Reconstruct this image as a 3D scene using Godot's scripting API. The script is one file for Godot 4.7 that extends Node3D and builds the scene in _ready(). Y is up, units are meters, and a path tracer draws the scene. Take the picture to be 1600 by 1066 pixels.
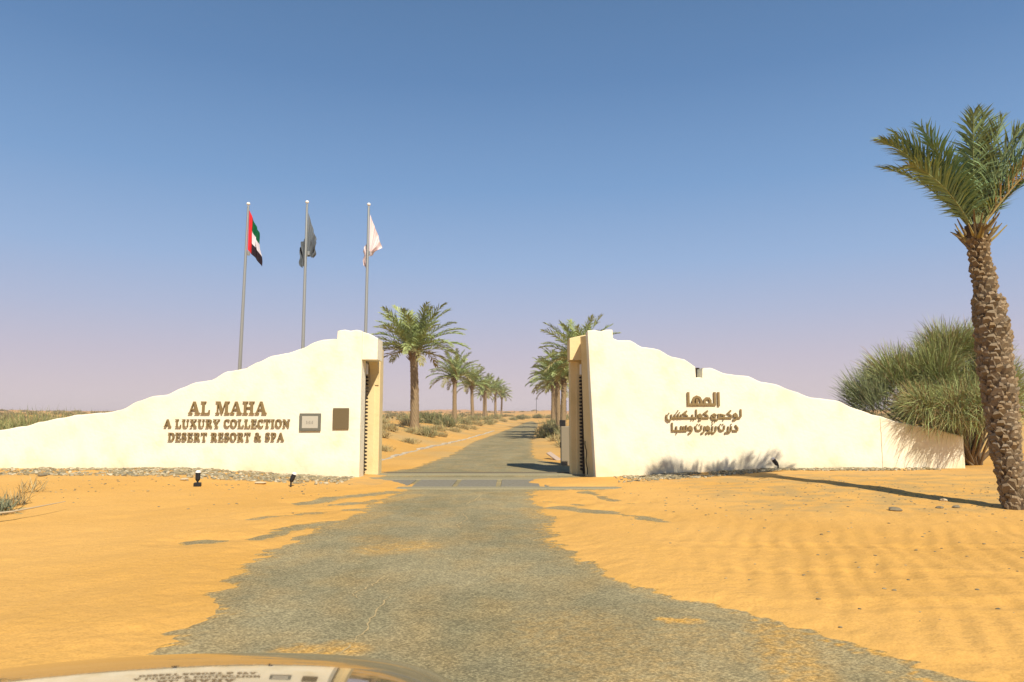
extends Node3D
# A desert resort gate: two cream walls with stepped wavy tops, a sanded asphalt road between them, palms, scrub and flags.

var rng := RandomNumberGenerator.new()
var noise_a := FastNoiseLite.new()
var noise_b := FastNoiseLite.new()
var noise_c := FastNoiseLite.new()
var M := {}
var taken := {}
const WALL_Z := -18.2

# ------------------------------------------------------------------ naming
func numbered(called: String) -> String:
	if not taken.has(called):
		taken[called] = 0
		return called
	taken[called] += 1
	return "%s_%03d" % [called, taken[called]]

func tag(o: Node, label: String, category: String, group := "", kind := "") -> Node:
	o.set_meta("label", label)
	if category: o.set_meta("category", category)
	if group: o.set_meta("group", group)
	if kind: o.set_meta("kind", kind)
	return o

func thing(called: String, label: String, category: String, at := Vector3.ZERO, turn := 0.0, group := "") -> Node3D:
	var o := Node3D.new()
	o.name = numbered(called)
	add_child(o)
	o.position = at
	o.rotation.y = turn
	tag(o, label, category, group)
	return o

func part(called: String, mesh: Mesh, mat: Material, parent: Node, at := Vector3.ZERO, turn := Vector3.ZERO) -> MeshInstance3D:
	var o := MeshInstance3D.new()
	o.mesh = mesh
	o.material_override = mat
	if parent == self:
		o.name = numbered(called)
		add_child(o)
	else:
		var n := 0
		for c in parent.get_children():
			if str(c.name).begins_with(called): n += 1
		o.name = called if n == 0 else "%s_%03d" % [called, n]
		parent.add_child(o, true)
	o.position = at
	o.rotation = turn
	return o

func copy_of(o: Node3D, called: String, label: String, group: String) -> Node3D:
	var c: Node3D = o.duplicate()
	c.name = numbered(called)
	add_child(c)
	tag(c, label, o.get_meta("category"), group)
	return c

# ------------------------------------------------------------------ mesh helpers
class Geo:
	var v := PackedVector3Array()
	var n := PackedVector3Array()
	var c := PackedColorArray()
	func tri(a: Vector3, b: Vector3, d: Vector3, col: Color) -> void:
		# seen from its front a, b, d run clockwise
		var nn := (d - a).cross(b - a).normalized()
		v.append(a); v.append(b); v.append(d)
		n.append(nn); n.append(nn); n.append(nn)
		c.append(col); c.append(col); c.append(col)
	func quad(a: Vector3, b: Vector3, d: Vector3, e: Vector3, col: Color) -> void:
		tri(a, b, d, col); tri(a, d, e, col)
	func box(lo: Vector3, hi: Vector3, col := Color.WHITE, bev := 0.0) -> void:
		# a box with cut edges
		var k := bev
		var f := func(ax: int, s: float) -> Array:
			var o1 := (ax + 1) % 3
			var o2 := (ax + 2) % 3
			var r := []
			for q in [[0, 0], [1, 0], [1, 1], [0, 1]]:
				var p := Vector3.ZERO
				p[ax] = hi[ax] if s > 0 else lo[ax]
				p[o1] = hi[o1] - k if q[0] else lo[o1] + k
				p[o2] = hi[o2] - k if q[1] else lo[o2] + k
				r.append(p)
			return r
		var mid := (lo + hi) * 0.5
		for ax in 3:
			for s in [-1.0, 1.0]:
				var r: Array = f.call(ax, s)
				out_quad(r[0], r[1], r[2], r[3], mid, col)
		if k <= 0.0: return
		for ax in 3:
			var o1 := (ax + 1) % 3
			var o2 := (ax + 2) % 3
			for s1 in [0, 1]:
				for s2 in [0, 1]:
					var a := Vector3.ZERO; var b := Vector3.ZERO
					a[o1] = hi[o1] if s1 else lo[o1]
					a[o2] = hi[o2] - k if s2 else lo[o2] + k
					b[o1] = hi[o1] - k if s1 else lo[o1] + k
					b[o2] = hi[o2] if s2 else lo[o2]
					var a2 := a; var b2 := b
					a[ax] = lo[ax] + k; b[ax] = lo[ax] + k
					a2[ax] = hi[ax] - k; b2[ax] = hi[ax] - k
					out_quad(a, a2, b2, b, mid, col)
		for sx in [0, 1]:
			for sy in [0, 1]:
				for sz in [0, 1]:
					var p := Vector3(hi.x if sx else lo.x, hi.y if sy else lo.y, hi.z if sz else lo.z)
					var i := Vector3(-k if sx else k, -k if sy else k, -k if sz else k)
					out_tri(p + Vector3(0, i.y, i.z), p + Vector3(i.x, 0, i.z), p + Vector3(i.x, i.y, 0), mid, col)
	func out_tri(a: Vector3, b: Vector3, d: Vector3, mid: Vector3, col: Color) -> void:
		if (d - a).cross(b - a).dot((a + b + d) / 3.0 - mid) < 0.0: tri(a, d, b, col)
		else: tri(a, b, d, col)
	func out_quad(a: Vector3, b: Vector3, d: Vector3, e: Vector3, mid: Vector3, col: Color) -> void:
		if (d - a).cross(b - a).dot((a + b + d + e) / 4.0 - mid) < 0.0: quad(a, e, d, b, col)
		else: quad(a, b, d, e, col)
	func tube(pts: PackedVector3Array, rad: PackedFloat32Array, sides: int, col: Color, cap := true) -> void:
		var rings := []
		for i in pts.size():
			var t := (pts[mini(i + 1, pts.size() - 1)] - pts[maxi(i - 1, 0)]).normalized()
			var s := t.cross(Vector3.UP if absf(t.y) < 0.9 else Vector3.RIGHT).normalized()
			var u := s.cross(t)
			var ring := PackedVector3Array()
			for k in sides:
				var a := TAU * k / sides
				ring.append(pts[i] + (s * cos(a) + u * sin(a)) * rad[i])
			rings.append(ring)
		for i in pts.size() - 1:
			var mid := (pts[i] + pts[i + 1]) * 0.5
			for k in sides:
				var l := (k + 1) % sides
				out_quad(rings[i][k], rings[i][l], rings[i + 1][l], rings[i + 1][k], mid, col)
		if cap:
			for e in [0, pts.size() - 1]:
				var inner := pts[1] if e == 0 else pts[pts.size() - 2]
				for k in sides:
					out_tri(pts[e], rings[e][k], rings[e][(k + 1) % sides], inner, col)
	func mesh() -> ArrayMesh:
		var a := []
		a.resize(Mesh.ARRAY_MAX)
		a[Mesh.ARRAY_VERTEX] = v
		a[Mesh.ARRAY_NORMAL] = n
		a[Mesh.ARRAY_COLOR] = c
		var m := ArrayMesh.new()
		m.add_surface_from_arrays(Mesh.PRIMITIVE_TRIANGLES, a)
		return m

# a smooth sheet of w x h points; flip turns its front side over
func sheet(p: PackedVector3Array, w: int, h: int, cols := PackedColorArray(), flip := false, close_w := false) -> ArrayMesh:
	var n := PackedVector3Array()
	n.resize(w * h)
	for j in h:
		for i in w:
			var il := (i + w - 1) % w if close_w else maxi(i - 1, 0)
			var ir := (i + 1) % w if close_w else mini(i + 1, w - 1)
			var du := p[j * w + ir] - p[j * w + il]
			var dv := p[mini(j + 1, h - 1) * w + i] - p[maxi(j - 1, 0) * w + i]
			var c := du.cross(dv).normalized()
			n[j * w + i] = -c if flip else c
	var idx := PackedInt32Array()
	var ww := w if close_w else w - 1
	for j in h - 1:
		for i in ww:
			var a := j * w + i
			var b := j * w + (i + 1) % w
			var d := (j + 1) * w + (i + 1) % w
			var e := (j + 1) * w + i
			if flip:
				idx.append_array([a, b, d, a, d, e])
			else:
				idx.append_array([a, d, b, a, e, d])
	var arr := []
	arr.resize(Mesh.ARRAY_MAX)
	arr[Mesh.ARRAY_VERTEX] = p
	arr[Mesh.ARRAY_NORMAL] = n
	if cols.size(): arr[Mesh.ARRAY_COLOR] = cols
	arr[Mesh.ARRAY_INDEX] = idx
	var m := ArrayMesh.new()
	m.add_surface_from_arrays(Mesh.PRIMITIVE_TRIANGLES, arr)
	return m

func table(t: Array, z: float) -> float:
	# piecewise linear: rows [z, value] with z falling
	if z >= t[0][0]: return t[0][1]
	for i in range(1, t.size()):
		if z >= t[i][0]:
			var k: float = (z - t[i - 1][0]) / (t[i][0] - t[i - 1][0])
			return lerpf(t[i - 1][1], t[i][1], k)
	return t[-1][1]

func seg_dist(p: Vector2, a: Vector2, b: Vector2) -> float:
	var ab := b - a
	var t := clampf((p - a).dot(ab) / ab.length_squared(), 0.0, 1.0)
	return (p - a - ab * t).length()

# ------------------------------------------------------------------ materials
func noise_tex(size: int, freq: float, ramp: Array, kind := FastNoiseLite.TYPE_SIMPLEX_SMOOTH, octaves := 4, seed_ := 1, normal := false, bump := 4.0) -> NoiseTexture2D:
	var f := FastNoiseLite.new()
	f.noise_type = kind
	f.frequency = freq
	f.seed = seed_
	f.fractal_octaves = octaves
	f.fractal_gain = 0.6
	var t := NoiseTexture2D.new()
	t.width = size
	t.height = size
	t.seamless = true
	t.seamless_blend_skirt = 0.15
	t.noise = f
	if normal:
		t.as_normal_map = true
		t.bump_strength = bump
	else:
		var g := Gradient.new()
		var off := PackedFloat32Array()
		var col := PackedColorArray()
		for r in ramp:
			off.append(r[0])
			col.append((r[1] as Color).linear_to_srgb())
		g.offsets = off
		g.colors = col
		t.color_ramp = g
	return t

# grains: random specks of two sizes over soft blotches, through a colour ramp
func speckle(size: int, seed_: int, ramp: Array, coarse: float) -> ImageTexture:
	var r := RandomNumberGenerator.new()
	r.seed = seed_
	var layers := []
	for k in [1, 3, 10, 64]:
		var n: int = size / k
		var b := PackedByteArray()
		b.resize(n * n)
		for i in n * n: b[i] = r.randi() & 255
		var im := Image.create_from_data(n, n, false, Image.FORMAT_L8, b)
		if k > 1: im.resize(size, size, Image.INTERPOLATE_CUBIC)
		layers.append(im.get_data())
	var lut := []
	for i in 256:
		var t := i / 255.0
		var k := 0
		while k < ramp.size() - 2 and ramp[k + 1][0] < t: k += 1
		lut.append((ramp[k][1] as Color).lerp(ramp[k + 1][1], clampf((t - ramp[k][0]) / (ramp[k + 1][0] - ramp[k][0]), 0.0, 1.0)).linear_to_srgb())
	var out := PackedByteArray()
	out.resize(size * size * 3)
	var l0: PackedByteArray = layers[0]
	var l1: PackedByteArray = layers[1]
	var l2: PackedByteArray = layers[2]
	var l3: PackedByteArray = layers[3]
	var w0 := 0.7 * (1.0 - coarse)
	for i in size * size:
		var v := clampi(int(128.0 + (l0[i] - 128) * w0 + (l1[i] - 128) * coarse + (l2[i] - 128) * 0.12 + (l3[i] - 128) * 0.07), 0, 255)
		var c: Color = lut[v]
		out[i * 3] = int(c.r * 255.0)
		out[i * 3 + 1] = int(c.g * 255.0)
		out[i * 3 + 2] = int(c.b * 255.0)
	return ImageTexture.create_from_image(Image.create_from_data(size, size, false, Image.FORMAT_RGB8, out))

func mat(col: Color, rough := 0.9, opts := {}) -> StandardMaterial3D:
	# col is linear
	var m := StandardMaterial3D.new()
	m.albedo_color = col.linear_to_srgb()
	m.roughness = rough
	m.metallic_specular = 0.3
	for k in opts: m.set(k, opts[k])
	return m

func world_tri(m: StandardMaterial3D, scale: float) -> StandardMaterial3D:
	m.uv1_triplanar = true
	m.uv1_world_triplanar = true
	m.uv1_scale = Vector3.ONE * scale
	return m

func grey(v: float) -> Color: return Color(v, v, v)

func make_materials() -> void:
	var N := FastNoiseLite.TYPE_SIMPLEX_SMOOTH
	var sand := mat(Color.WHITE, 0.95, {"vertex_color_use_as_albedo": true})
	sand.albedo_texture = speckle(1024, 202, [[0.0, Color(0.72, 0.69, 0.65)], [0.3, Color(0.88, 0.87, 0.85)], [0.5, Color(0.95, 0.95, 0.94)], [0.75, Color(1.0, 1.0, 1.0)], [1.0, Color(1.0, 1.0, 1.0)]], 0.5)
	sand.normal_enabled = true
	sand.normal_texture = noise_tex(1024, 0.03, [], N, 6, 4, true, 7.0)
	sand.normal_scale = 0.3
	M.sand = world_tri(sand, 0.24)
	var road := mat(Color.WHITE, 0.93, {"vertex_color_use_as_albedo": true})
	road.albedo_texture = speckle(1024, 101, [[0.0, Color(0.24, 0.23, 0.20)], [0.30, Color(0.42, 0.405, 0.35)], [0.50, Color(0.58, 0.555, 0.475)], [0.66, Color(0.76, 0.715, 0.585)], [0.80, Color(1.0, 0.95, 0.79)], [1.0, Color(1, 1, 0.92)]], 0.42)
	road.metallic_specular = 0.12
	M.road = world_tri(road, 0.22)
	var wall := mat(Color(0.82, 0.775, 0.62), 0.92, {"vertex_color_use_as_albedo": true})
	wall.albedo_texture = noise_tex(1024, 0.004, [[0.0, Color(0.86, 0.82, 0.74)], [0.35, Color(0.95, 0.94, 0.90)], [0.55, Color(0.99, 0.985, 0.97)], [1.0, Color(1, 1, 1)]], N, 6, 11)
	wall.normal_enabled = true
	wall.normal_texture = noise_tex(1024, 0.03, [], N, 5, 12, true, 6.0)
	wall.normal_scale = 0.2
	M.wall = world_tri(wall, 0.22)
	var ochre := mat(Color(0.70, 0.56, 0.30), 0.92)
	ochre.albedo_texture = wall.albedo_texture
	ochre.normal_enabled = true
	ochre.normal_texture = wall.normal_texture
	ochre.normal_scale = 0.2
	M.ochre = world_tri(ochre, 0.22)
	M.bronze = mat(Color(0.23, 0.165, 0.075), 0.6, {"metallic": 0.25})
	M.concrete = world_tri(mat(Color(0.36, 0.32, 0.20), 0.95, {"metallic_specular": 0.1}), 1.3)
	M.concrete.albedo_texture = noise_tex(512, 0.03, [[0.0, grey(0.6)], [0.5, grey(0.85)], [1.0, grey(1.0)]], N, 5, 15)
	M.kerb = world_tri(mat(Color(0.56, 0.49, 0.36), 0.9), 1.3)
	M.kerb.albedo_texture = M.concrete.albedo_texture
	M.plate = world_tri(mat(Color(0.25, 0.235, 0.185), 0.95, {"metallic_specular": 0.1}), 0.9)
	M.plate.albedo_texture = noise_tex(512, 0.02, [[0.0, Color(0.75, 0.68, 0.55)], [0.5, grey(0.9)], [1.0, grey(1.0)]], N, 5, 16)
	M.steel = mat(Color(0.46, 0.46, 0.40), 0.32, {"metallic": 0.75})
	M.dark = mat(Color(0.018, 0.018, 0.018), 0.5)
	M.rust = mat(Color(0.035, 0.026, 0.018), 0.8)
	M.white = mat(Color(0.75, 0.75, 0.72), 0.4)
	M.plaque_frame = mat(Color(0.16, 0.16, 0.13), 0.5, {"metallic": 0.3})
	M.plaque_face = mat(Color(0.42, 0.40, 0.33), 0.55)
	M.plaque_brown = world_tri(mat(Color(0.15, 0.115, 0.06), 0.55, {"metallic": 0.2}), 3.0)
	M.plaque_mark = mat(Color(0.22, 0.21, 0.18), 0.6)
	M.leaf = mat(Color.WHITE, 0.6, {"vertex_color_use_as_albedo": true, "cull_mode": BaseMaterial3D.CULL_DISABLED, "backlight_enabled": true, "backlight": Color(0.13, 0.19, 0.07)})
	M.twig = mat(Color.WHITE, 0.8, {"vertex_color_use_as_albedo": true, "cull_mode": BaseMaterial3D.CULL_DISABLED})
	var bark := mat(Color.WHITE, 0.95, {"vertex_color_use_as_albedo": true})
	bark.albedo_texture = noise_tex(512, 0.03, [[0.0, grey(0.45)], [0.5, grey(0.8)], [1.0, grey(1.0)]], N, 5, 21)
	bark.normal_enabled = true
	bark.normal_texture = noise_tex(512, 0.05, [], N, 4, 22, true, 8.0)
	M.bark = world_tri(bark, 2.0)
	M.stone = mat(Color.WHITE, 0.95, {"vertex_color_use_as_albedo": true})
	M.flag_red = mat(Color(0.55, 0.02, 0.025), 0.8)
	M.flag_green = mat(Color(0.0, 0.09, 0.03), 0.8)
	M.flag_white = mat(Color(0.62, 0.58, 0.62), 0.8)
	M.flag_black = mat(Color(0.02, 0.012, 0.018), 0.8)
	M.flag_grey = mat(Color(0.12, 0.14, 0.16), 0.75)
	M.flag_pale = mat(Color(0.72, 0.60, 0.60), 0.8)
	for k in ["flag_red", "flag_green", "flag_white", "flag_black", "flag_grey", "flag_pale"]:
		M[k].cull_mode = BaseMaterial3D.CULL_DISABLED
		M[k].backlight_enabled = true
		M[k].backlight = M[k].albedo_color * 0.25
	M.paint = mat(Color(0.13, 0.11, 0.085), 0.055, {"metallic": 0.5, "metallic_specular": 0.5, "clearcoat_enabled": true, "clearcoat": 0.45, "clearcoat_roughness": 0.03})
	M.tyre = mat(Color(0.02, 0.02, 0.02), 0.85)
	M.lamp_glass = mat(Color(0.7, 0.72, 0.72), 0.1, {"metallic": 0.4})
	M.post = mat(Color(0.25, 0.21, 0.145), 0.85)

# ------------------------------------------------------------------ the lie of the land
const SAND_L := [[3.0, -2.5], [-4.6, -2.45], [-5.1, -2.62], [-6.0, -2.52], [-6.65, -2.75], [-8.0, -2.92], [-9.2, -2.94], [-10.5, -2.8], [-12.2, -2.55], [-14.0, -2.55], [-15.3, -2.3], [-16.2, -2.2], [-17.0, -2.4], [-18.3, -3.5], [-20.6, -3.5], [-22.0, -3.0], [-28.0, -2.5], [-42.0, -2.3], [-72.0, -0.65], [-139.0, 3.5], [-300.0, 22.0]]
const SAND_R := [[3.0, 3.0], [-4.5, 2.6], [-5.2, 2.42], [-5.76, 2.1], [-6.17, 1.95], [-6.63, 1.5], [-7.17, 1.08], [-8.0, 0.86], [-9.3, 0.62], [-10.25, 0.45], [-11.0, 0.7], [-12.2, 0.6], [-13.4, 0.45], [-15.1, 0.4], [-16.2, 0.75], [-17.2, 0.15], [-18.0, 0.4], [-18.5, 2.3], [-20.8, 2.4], [-23.0, 1.75], [-26.7, 0.85], [-42.0, 1.2], [-65.0, 2.1], [-139.0, 6.7], [-300.0, 26.0]]
# bare streaks in the sand: from, to, half width
var bare := [
	[Vector2(-4.05, -9.3), Vector2(-3.4, -9.53), 0.15], [Vector2(-3.4, -9.53), Vector2(-3.2, -10.3), 0.17], [Vector2(-3.25, -10.3), Vector2(-2.6, -11.2), 0.16], [Vector2(-4.05, -11.3), Vector2(-3.4, -11.95), 0.11],
	[Vector2(-3.5, -11.95), Vector2(-2.7, -12.4), 0.13], [Vector2(-3.8, -13.2), Vector2(-3.5, -14.2), 0.2], [Vector2(-3.5, -14.2), Vector2(-2.6, -15.0), 0.28], [Vector2(-3.3, -13.0), Vector2(-2.6, -13.6), 0.2],
	[Vector2(0.8, -12.65), Vector2(1.6, -12.0), 0.22], [Vector2(1.6, -12.0), Vector2(2.1, -11.5), 0.16], [Vector2(2.1, -11.5), Vector2(2.3, -11.1), 0.07],
	[Vector2(1.6, -15.2), Vector2(1.9, -13.8), 0.14], [Vector2(1.9, -13.8), Vector2(2.2, -13.2), 0.06], [Vector2(0.7, -13.5), Vector2(1.2, -13.1), 0.10],
	[Vector2(0.4, -15.6), Vector2(2.0, -15.9), 0.2], [Vector2(2.3, -5.0), Vector2(2.9, -4.4), 0.20],
]
# sand lying on the asphalt: from, to, half width, strength
var dusty := [
	[Vector2(-1.6, -8.85), Vector2(-1.2, -9.1), 0.22, 0.6], [Vector2(-1.9, -9.6), Vector2(-1.5, -9.3), 0.2, 0.3], [Vector2(-1.5, -5.1), Vector2(-1.14, -5.16), 0.10, 0.8], [Vector2(-1.42, -4.8), Vector2(-1.1, -4.75), 0.10, 0.65],
	[Vector2(1.25, -5.85), Vector2(1.47, -5.85), 0.05, 1.1], [Vector2(2.02, -5.6), Vector2(1.8, -4.4), 0.14, 0.7], [Vector2(1.4, -5.4), Vector2(1.9, -5.0), 0.25, 0.3],
	[Vector2(-2.9, -12.6), Vector2(-2.0, -14.6), 0.15, 0.5], [Vector2(-2.6, -10.5), Vector2(-2.2, -12.0), 0.15, 0.35],
	[Vector2(0.5, -5.6), Vector2(0.9, -4.4), 0.35, 0.30], [Vector2(0.3, -12.5), Vector2(0.5, -11.5), 0.15, 0.4],
]

# how deep in the sand a point of the road corridor is: positive is covered
func sand_at(x: float, z: float) -> float:
	var nz := z * (0.75 if z < -9.0 else 1.0)
	var wob := noise_a.get_noise_2d(x * 1.1, nz * 1.6) * 0.24 + noise_b.get_noise_2d(x * 3.0, z * 5.0) * 0.12
	if z < -20.0: wob *= 0.8
	var s := maxf(table(SAND_L, z) - x, x - table(SAND_R, z))
	if s > -1.4 and s < 2.2 and z > -16.5:
		for b in bare:
			var d: float = b[2] - seg_dist(Vector2(x, z), b[0], b[1])
			if d > -0.5: s = minf(s, -d * 1.3 + wob * 0.25)
	return s + wob

func road_y(z: float) -> float:
	return 0.35 * smoothstep(-60.0, -160.0, z)

func land(x: float, z: float) -> float:
	var y := 0.22 * smoothstep(2.8, 8.0, absf(x + 0.9)) * smoothstep(-9.0, -17.5, z)
	if z < -20.0:
		var k := smoothstep(-21.0, -34.0, z)
		y += 0.62 * k * smoothstep(0.8, 6.0, table(SAND_L, z) - x)
		y += 0.55 * k * smoothstep(0.6, 5.0, x - table(SAND_R, z))
		y += road_y(z)
	var r := Vector2(x, z).length()
	if r > 60.0 and z < 0.0:
		var side := maxf(table(SAND_L, z) - x, x - table(SAND_R, z))
		var open := smoothstep(5.0, 60.0, side) if z > -200.0 else 1.0
		y += open * smoothstep(60.0, 500.0, r) * (1.6 + 2.6 * noise_c.get_noise_2d(x * 0.35, z * 0.35)) + smoothstep(500.0, 1600.0, r) * (2.5 + 5.0 * noise_c.get_noise_2d(x * 0.1 + 50.0, z * 0.1))
	return y

func relief(x: float, z: float) -> float:
	var y := noise_a.get_noise_2d(x * 0.5, z * 0.5) * 0.026 + noise_b.get_noise_2d(x * 1.2, z * 1.2) * 0.012
	if z > -30.0 and z < 0.0:
		# wheel ruts and wind ripples in the right foreground
		var w := smoothstep(1.2, 2.6, x) * smoothstep(-13.0, -8.0, z)
		var warp := noise_a.get_noise_2d(x * 0.4 + 9.0, z * 0.4) * 1.6
		var ph := (x * 0.95 + z * 0.35) * TAU / 0.27 + warp * 3.0
		y += w * sin(ph) * 0.0075 * (0.5 + 0.8 * clampf(noise_a.get_noise_2d(x * 0.7 + 30.0, z * 0.9) + 0.4, 0.0, 1.0))
		for t in [[-7.4, 0.10], [-8.9, 0.06], [-6.1, -0.05]]:
			var c: float = t[0] + (x - 3.0) * t[1] + warp * 0.12
			var d := absf(z - c)
			y += w * (0.011 * exp(-pow((d - 0.2) / 0.06, 2.0)) - 0.015 * exp(-pow(d / 0.15, 2.0)) * (0.45 + 0.55 * sin(x * 24.0)))
	return y

func ground_y(x: float, z: float) -> float:
	var y := land(x, z)
	var s := sand_at(x, z) if x > -9.0 and x < 9.0 + maxf(0.0, (-z - 60.0) * 0.3) and z > -320.0 else 9.0
	if s < 1.5:
		return y + lerpf(clampf(s * 0.09, -0.07, 0.045), 0.045, smoothstep(0.4, 1.5, s)) + relief(x, z) * smoothstep(0.1, 1.2, s)
	return y + 0.045 + relief(x, z)

func grid_line(marks: Array) -> PackedFloat32Array:
	# marks: [from, step], ..., [end]
	var r := PackedFloat32Array()
	for i in marks.size() - 1:
		var a: float = marks[i][0]
		var b: float = marks[i + 1][0]
		var n := maxi(1, roundi(absf(b - a) / marks[i][1]))
		for k in n: r.append(lerpf(a, b, float(k) / n))
	r.append(marks[-1][0])
	return r

func build_ground() -> void:
	var xs := grid_line([[-2400.0, 400.0], [-800.0, 80.0], [-240.0, 20.0], [-80.0, 6.0], [-32.0, 1.5], [-14.0, 0.35], [-6.5, 0.055], [8.5, 0.3], [14.0, 1.2], [32.0, 6.0], [80.0, 20.0], [240.0, 80.0], [800.0, 400.0], [2400.0]])
	var zs := grid_line([[1200.0, 300.0], [300.0, 60.0], [60.0, 10.0], [10.0, 2.0], [-2.0, 0.4], [-3.6, 0.06], [-10.0, 0.085], [-21.0, 0.3], [-45.0, 1.0], [-100.0, 3.0], [-220.0, 8.0], [-500.0, 30.0], [-1100.0, 100.0], [-2400.0]])
	var p := PackedVector3Array()
	var c := PackedColorArray()
	var w := xs.size()
	var h := zs.size()
	for j in h:
		for i in w:
			var x := xs[i]
			var z := zs[j]
			p.append(Vector3(x, ground_y(x, z), z))
			var t := noise_a.get_noise_2d(x * 0.13 + 70.0, z * 0.13)
			var col := Color(0.65, 0.358, 0.085).lerp(Color(0.73, 0.418, 0.115), clampf(t + 0.5, 0.0, 1.0))
			if z < -16.2 and z > -19.0 and absf(x) > 3.0:
				col = col.lerp(Color(0.46, 0.32, 0.15), 0.5 * clampf(noise_b.get_noise_2d(x * 2.0, z * 2.0) + 0.5, 0.0, 1.0))
			if z < -10.5 and z > -16.5 and x > 2.5:
				col = col.lerp(Color(0.46, 0.315, 0.125), clampf(smoothstep(-10.5, -12.5, z) * smoothstep(2.5, 5.0, x) * (0.35 + 1.3 * noise_b.get_noise_2d(x * 1.2, z * 1.8)), 0.0, 0.75))
			if z < -25.0:
				var g := clampf(noise_c.get_noise_2d(x * 2.0, z * 2.0) * 1.2 + 0.45, 0.0, 1.0)
				col = col.lerp(Color(0.52, 0.36, 0.15), g * 0.8)
				col = col.lerp(Color(0.60, 0.33, 0.14), smoothstep(-120.0, -400.0, z))
			c.append(col)
	var o := part("sand_ground", sheet(p, w, h, c, true), M.sand, self)
	tag(o, "orange desert sand drifted over the road edges and rolling to the horizon", "sand", "", "structure")

func build_road() -> void:
	var zs := grid_line([[30.0, 6.0], [0.0, 0.5], [-3.8, 0.03], [-7.0, 0.045], [-16.0, 0.08], [-21.0, 0.4], [-60.0, 1.5], [-150.0, 5.0], [-300.0]])
	var p := PackedVector3Array()
	var c := PackedColorArray()
	var w := 190
	for j in zs.size():
		var z := zs[j]
		var a: float = table(SAND_L, z) - 1.0
		var b: float = table(SAND_R, z) + 1.0
		if z > -20.0:
			a = -4.6
			b = 3.4
		for i in w:
			var x := lerpf(a, b, i / (w - 1.0))
			p.append(Vector3(x, road_y(z) + 0.008 * noise_a.get_noise_2d(x * 0.6, z * 0.6), z))
			var s := sand_at(x, z)
			var big := noise_a.get_noise_2d(x * 0.35 + 11.0, z * 0.25)
			var fine := noise_b.get_noise_2d(x * 9.0, z * 9.0)
			var asphalt := Color(0.42, 0.385, 0.26).lerp(Color(0.51, 0.46, 0.31), clampf(0.5 + big * 1.3, 0.0, 1.0))
			asphalt = asphalt.lerp(Color(0.38, 0.35, 0.23), clampf(noise_c.get_noise_2d(x * 12.0, z * 4.0) * 1.5, 0.0, 0.8))
			var dust := smoothstep(-0.5, 0.02, s + fine * 0.2) * 0.22 + smoothstep(-0.05, 0.04, s + fine * 0.24) * 0.78
			dust = maxf(dust, clampf(0.05 + 0.20 * noise_b.get_noise_2d(x * 1.3, z * 1.0), 0.0, 0.3))
			if z > -16.0 and z < -3.8:
				for d in dusty:
					var r: float = seg_dist(Vector2(x + fine * 0.05, z + noise_b.get_noise_2d(x * 6.0 + 40.0, z * 6.0) * 0.08), d[0], d[1])
					if r < d[2] * 2.5: dust = maxf(dust, d[3] * (1.0 - smoothstep(d[2] * 0.6, d[2] * 2.5, r)) * (0.75 + fine * 0.8))
			c.append(asphalt.lerp(Color(0.93, 0.56, 0.165), clampf(dust, 0.0, 1.0)))
	var o := part("road", sheet(p, w, zs.size(), c, true), M.road, self)
	var seam := mat(Color(0.46, 0.35, 0.17), 0.95)
	for line in [[Vector2(-1.30, -7.4), Vector2(-1.36, -7.0), Vector2(-1.47, -6.7), Vector2(-1.40, -6.55), Vector2(-1.16, -6.45)], [Vector2(-1.12, -6.6), Vector2(-1.15, -6.1), Vector2(-1.12, -5.6), Vector2(-1.17, -5.2), Vector2(-1.22, -4.7)], [Vector2(-0.85, -12.0), Vector2(-0.7, -11.4), Vector2(-0.82, -10.8), Vector2(-0.74, -10.3)], [Vector2(-0.60, -14.9), Vector2(-0.72, -13.8), Vector2(-0.9, -12.9)]]:
		var g := Geo.new()
		var last := Vector3.ZERO
		var lw := 0.0
		for k in line.size() - 1:
			for i in 7:
				var q: Vector2 = line[k].lerp(line[k + 1], i / 7.0) + Vector2(rng.randf_range(-0.018, 0.018), 0)
				var here := Vector3(q.x, road_y(q.y) + 0.008 * noise_a.get_noise_2d(q.x * 0.6, q.y * 0.6) + 0.004, q.y)
				var wd := rng.randf_range(0.002, 0.010)
				if k + i > 0: g.quad(last + Vector3(-lw, 0, 0), here + Vector3(-wd, 0, 0), here + Vector3(wd, 0, 0), last + Vector3(lw, 0, 0), Color.WHITE)
				last = here
				lw = wd
		part("sandy_crack", g.mesh(), seam, o)
	tag(o, "grey-olive asphalt road with sandy edges running through the gate", "road", "", "structure")

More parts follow.
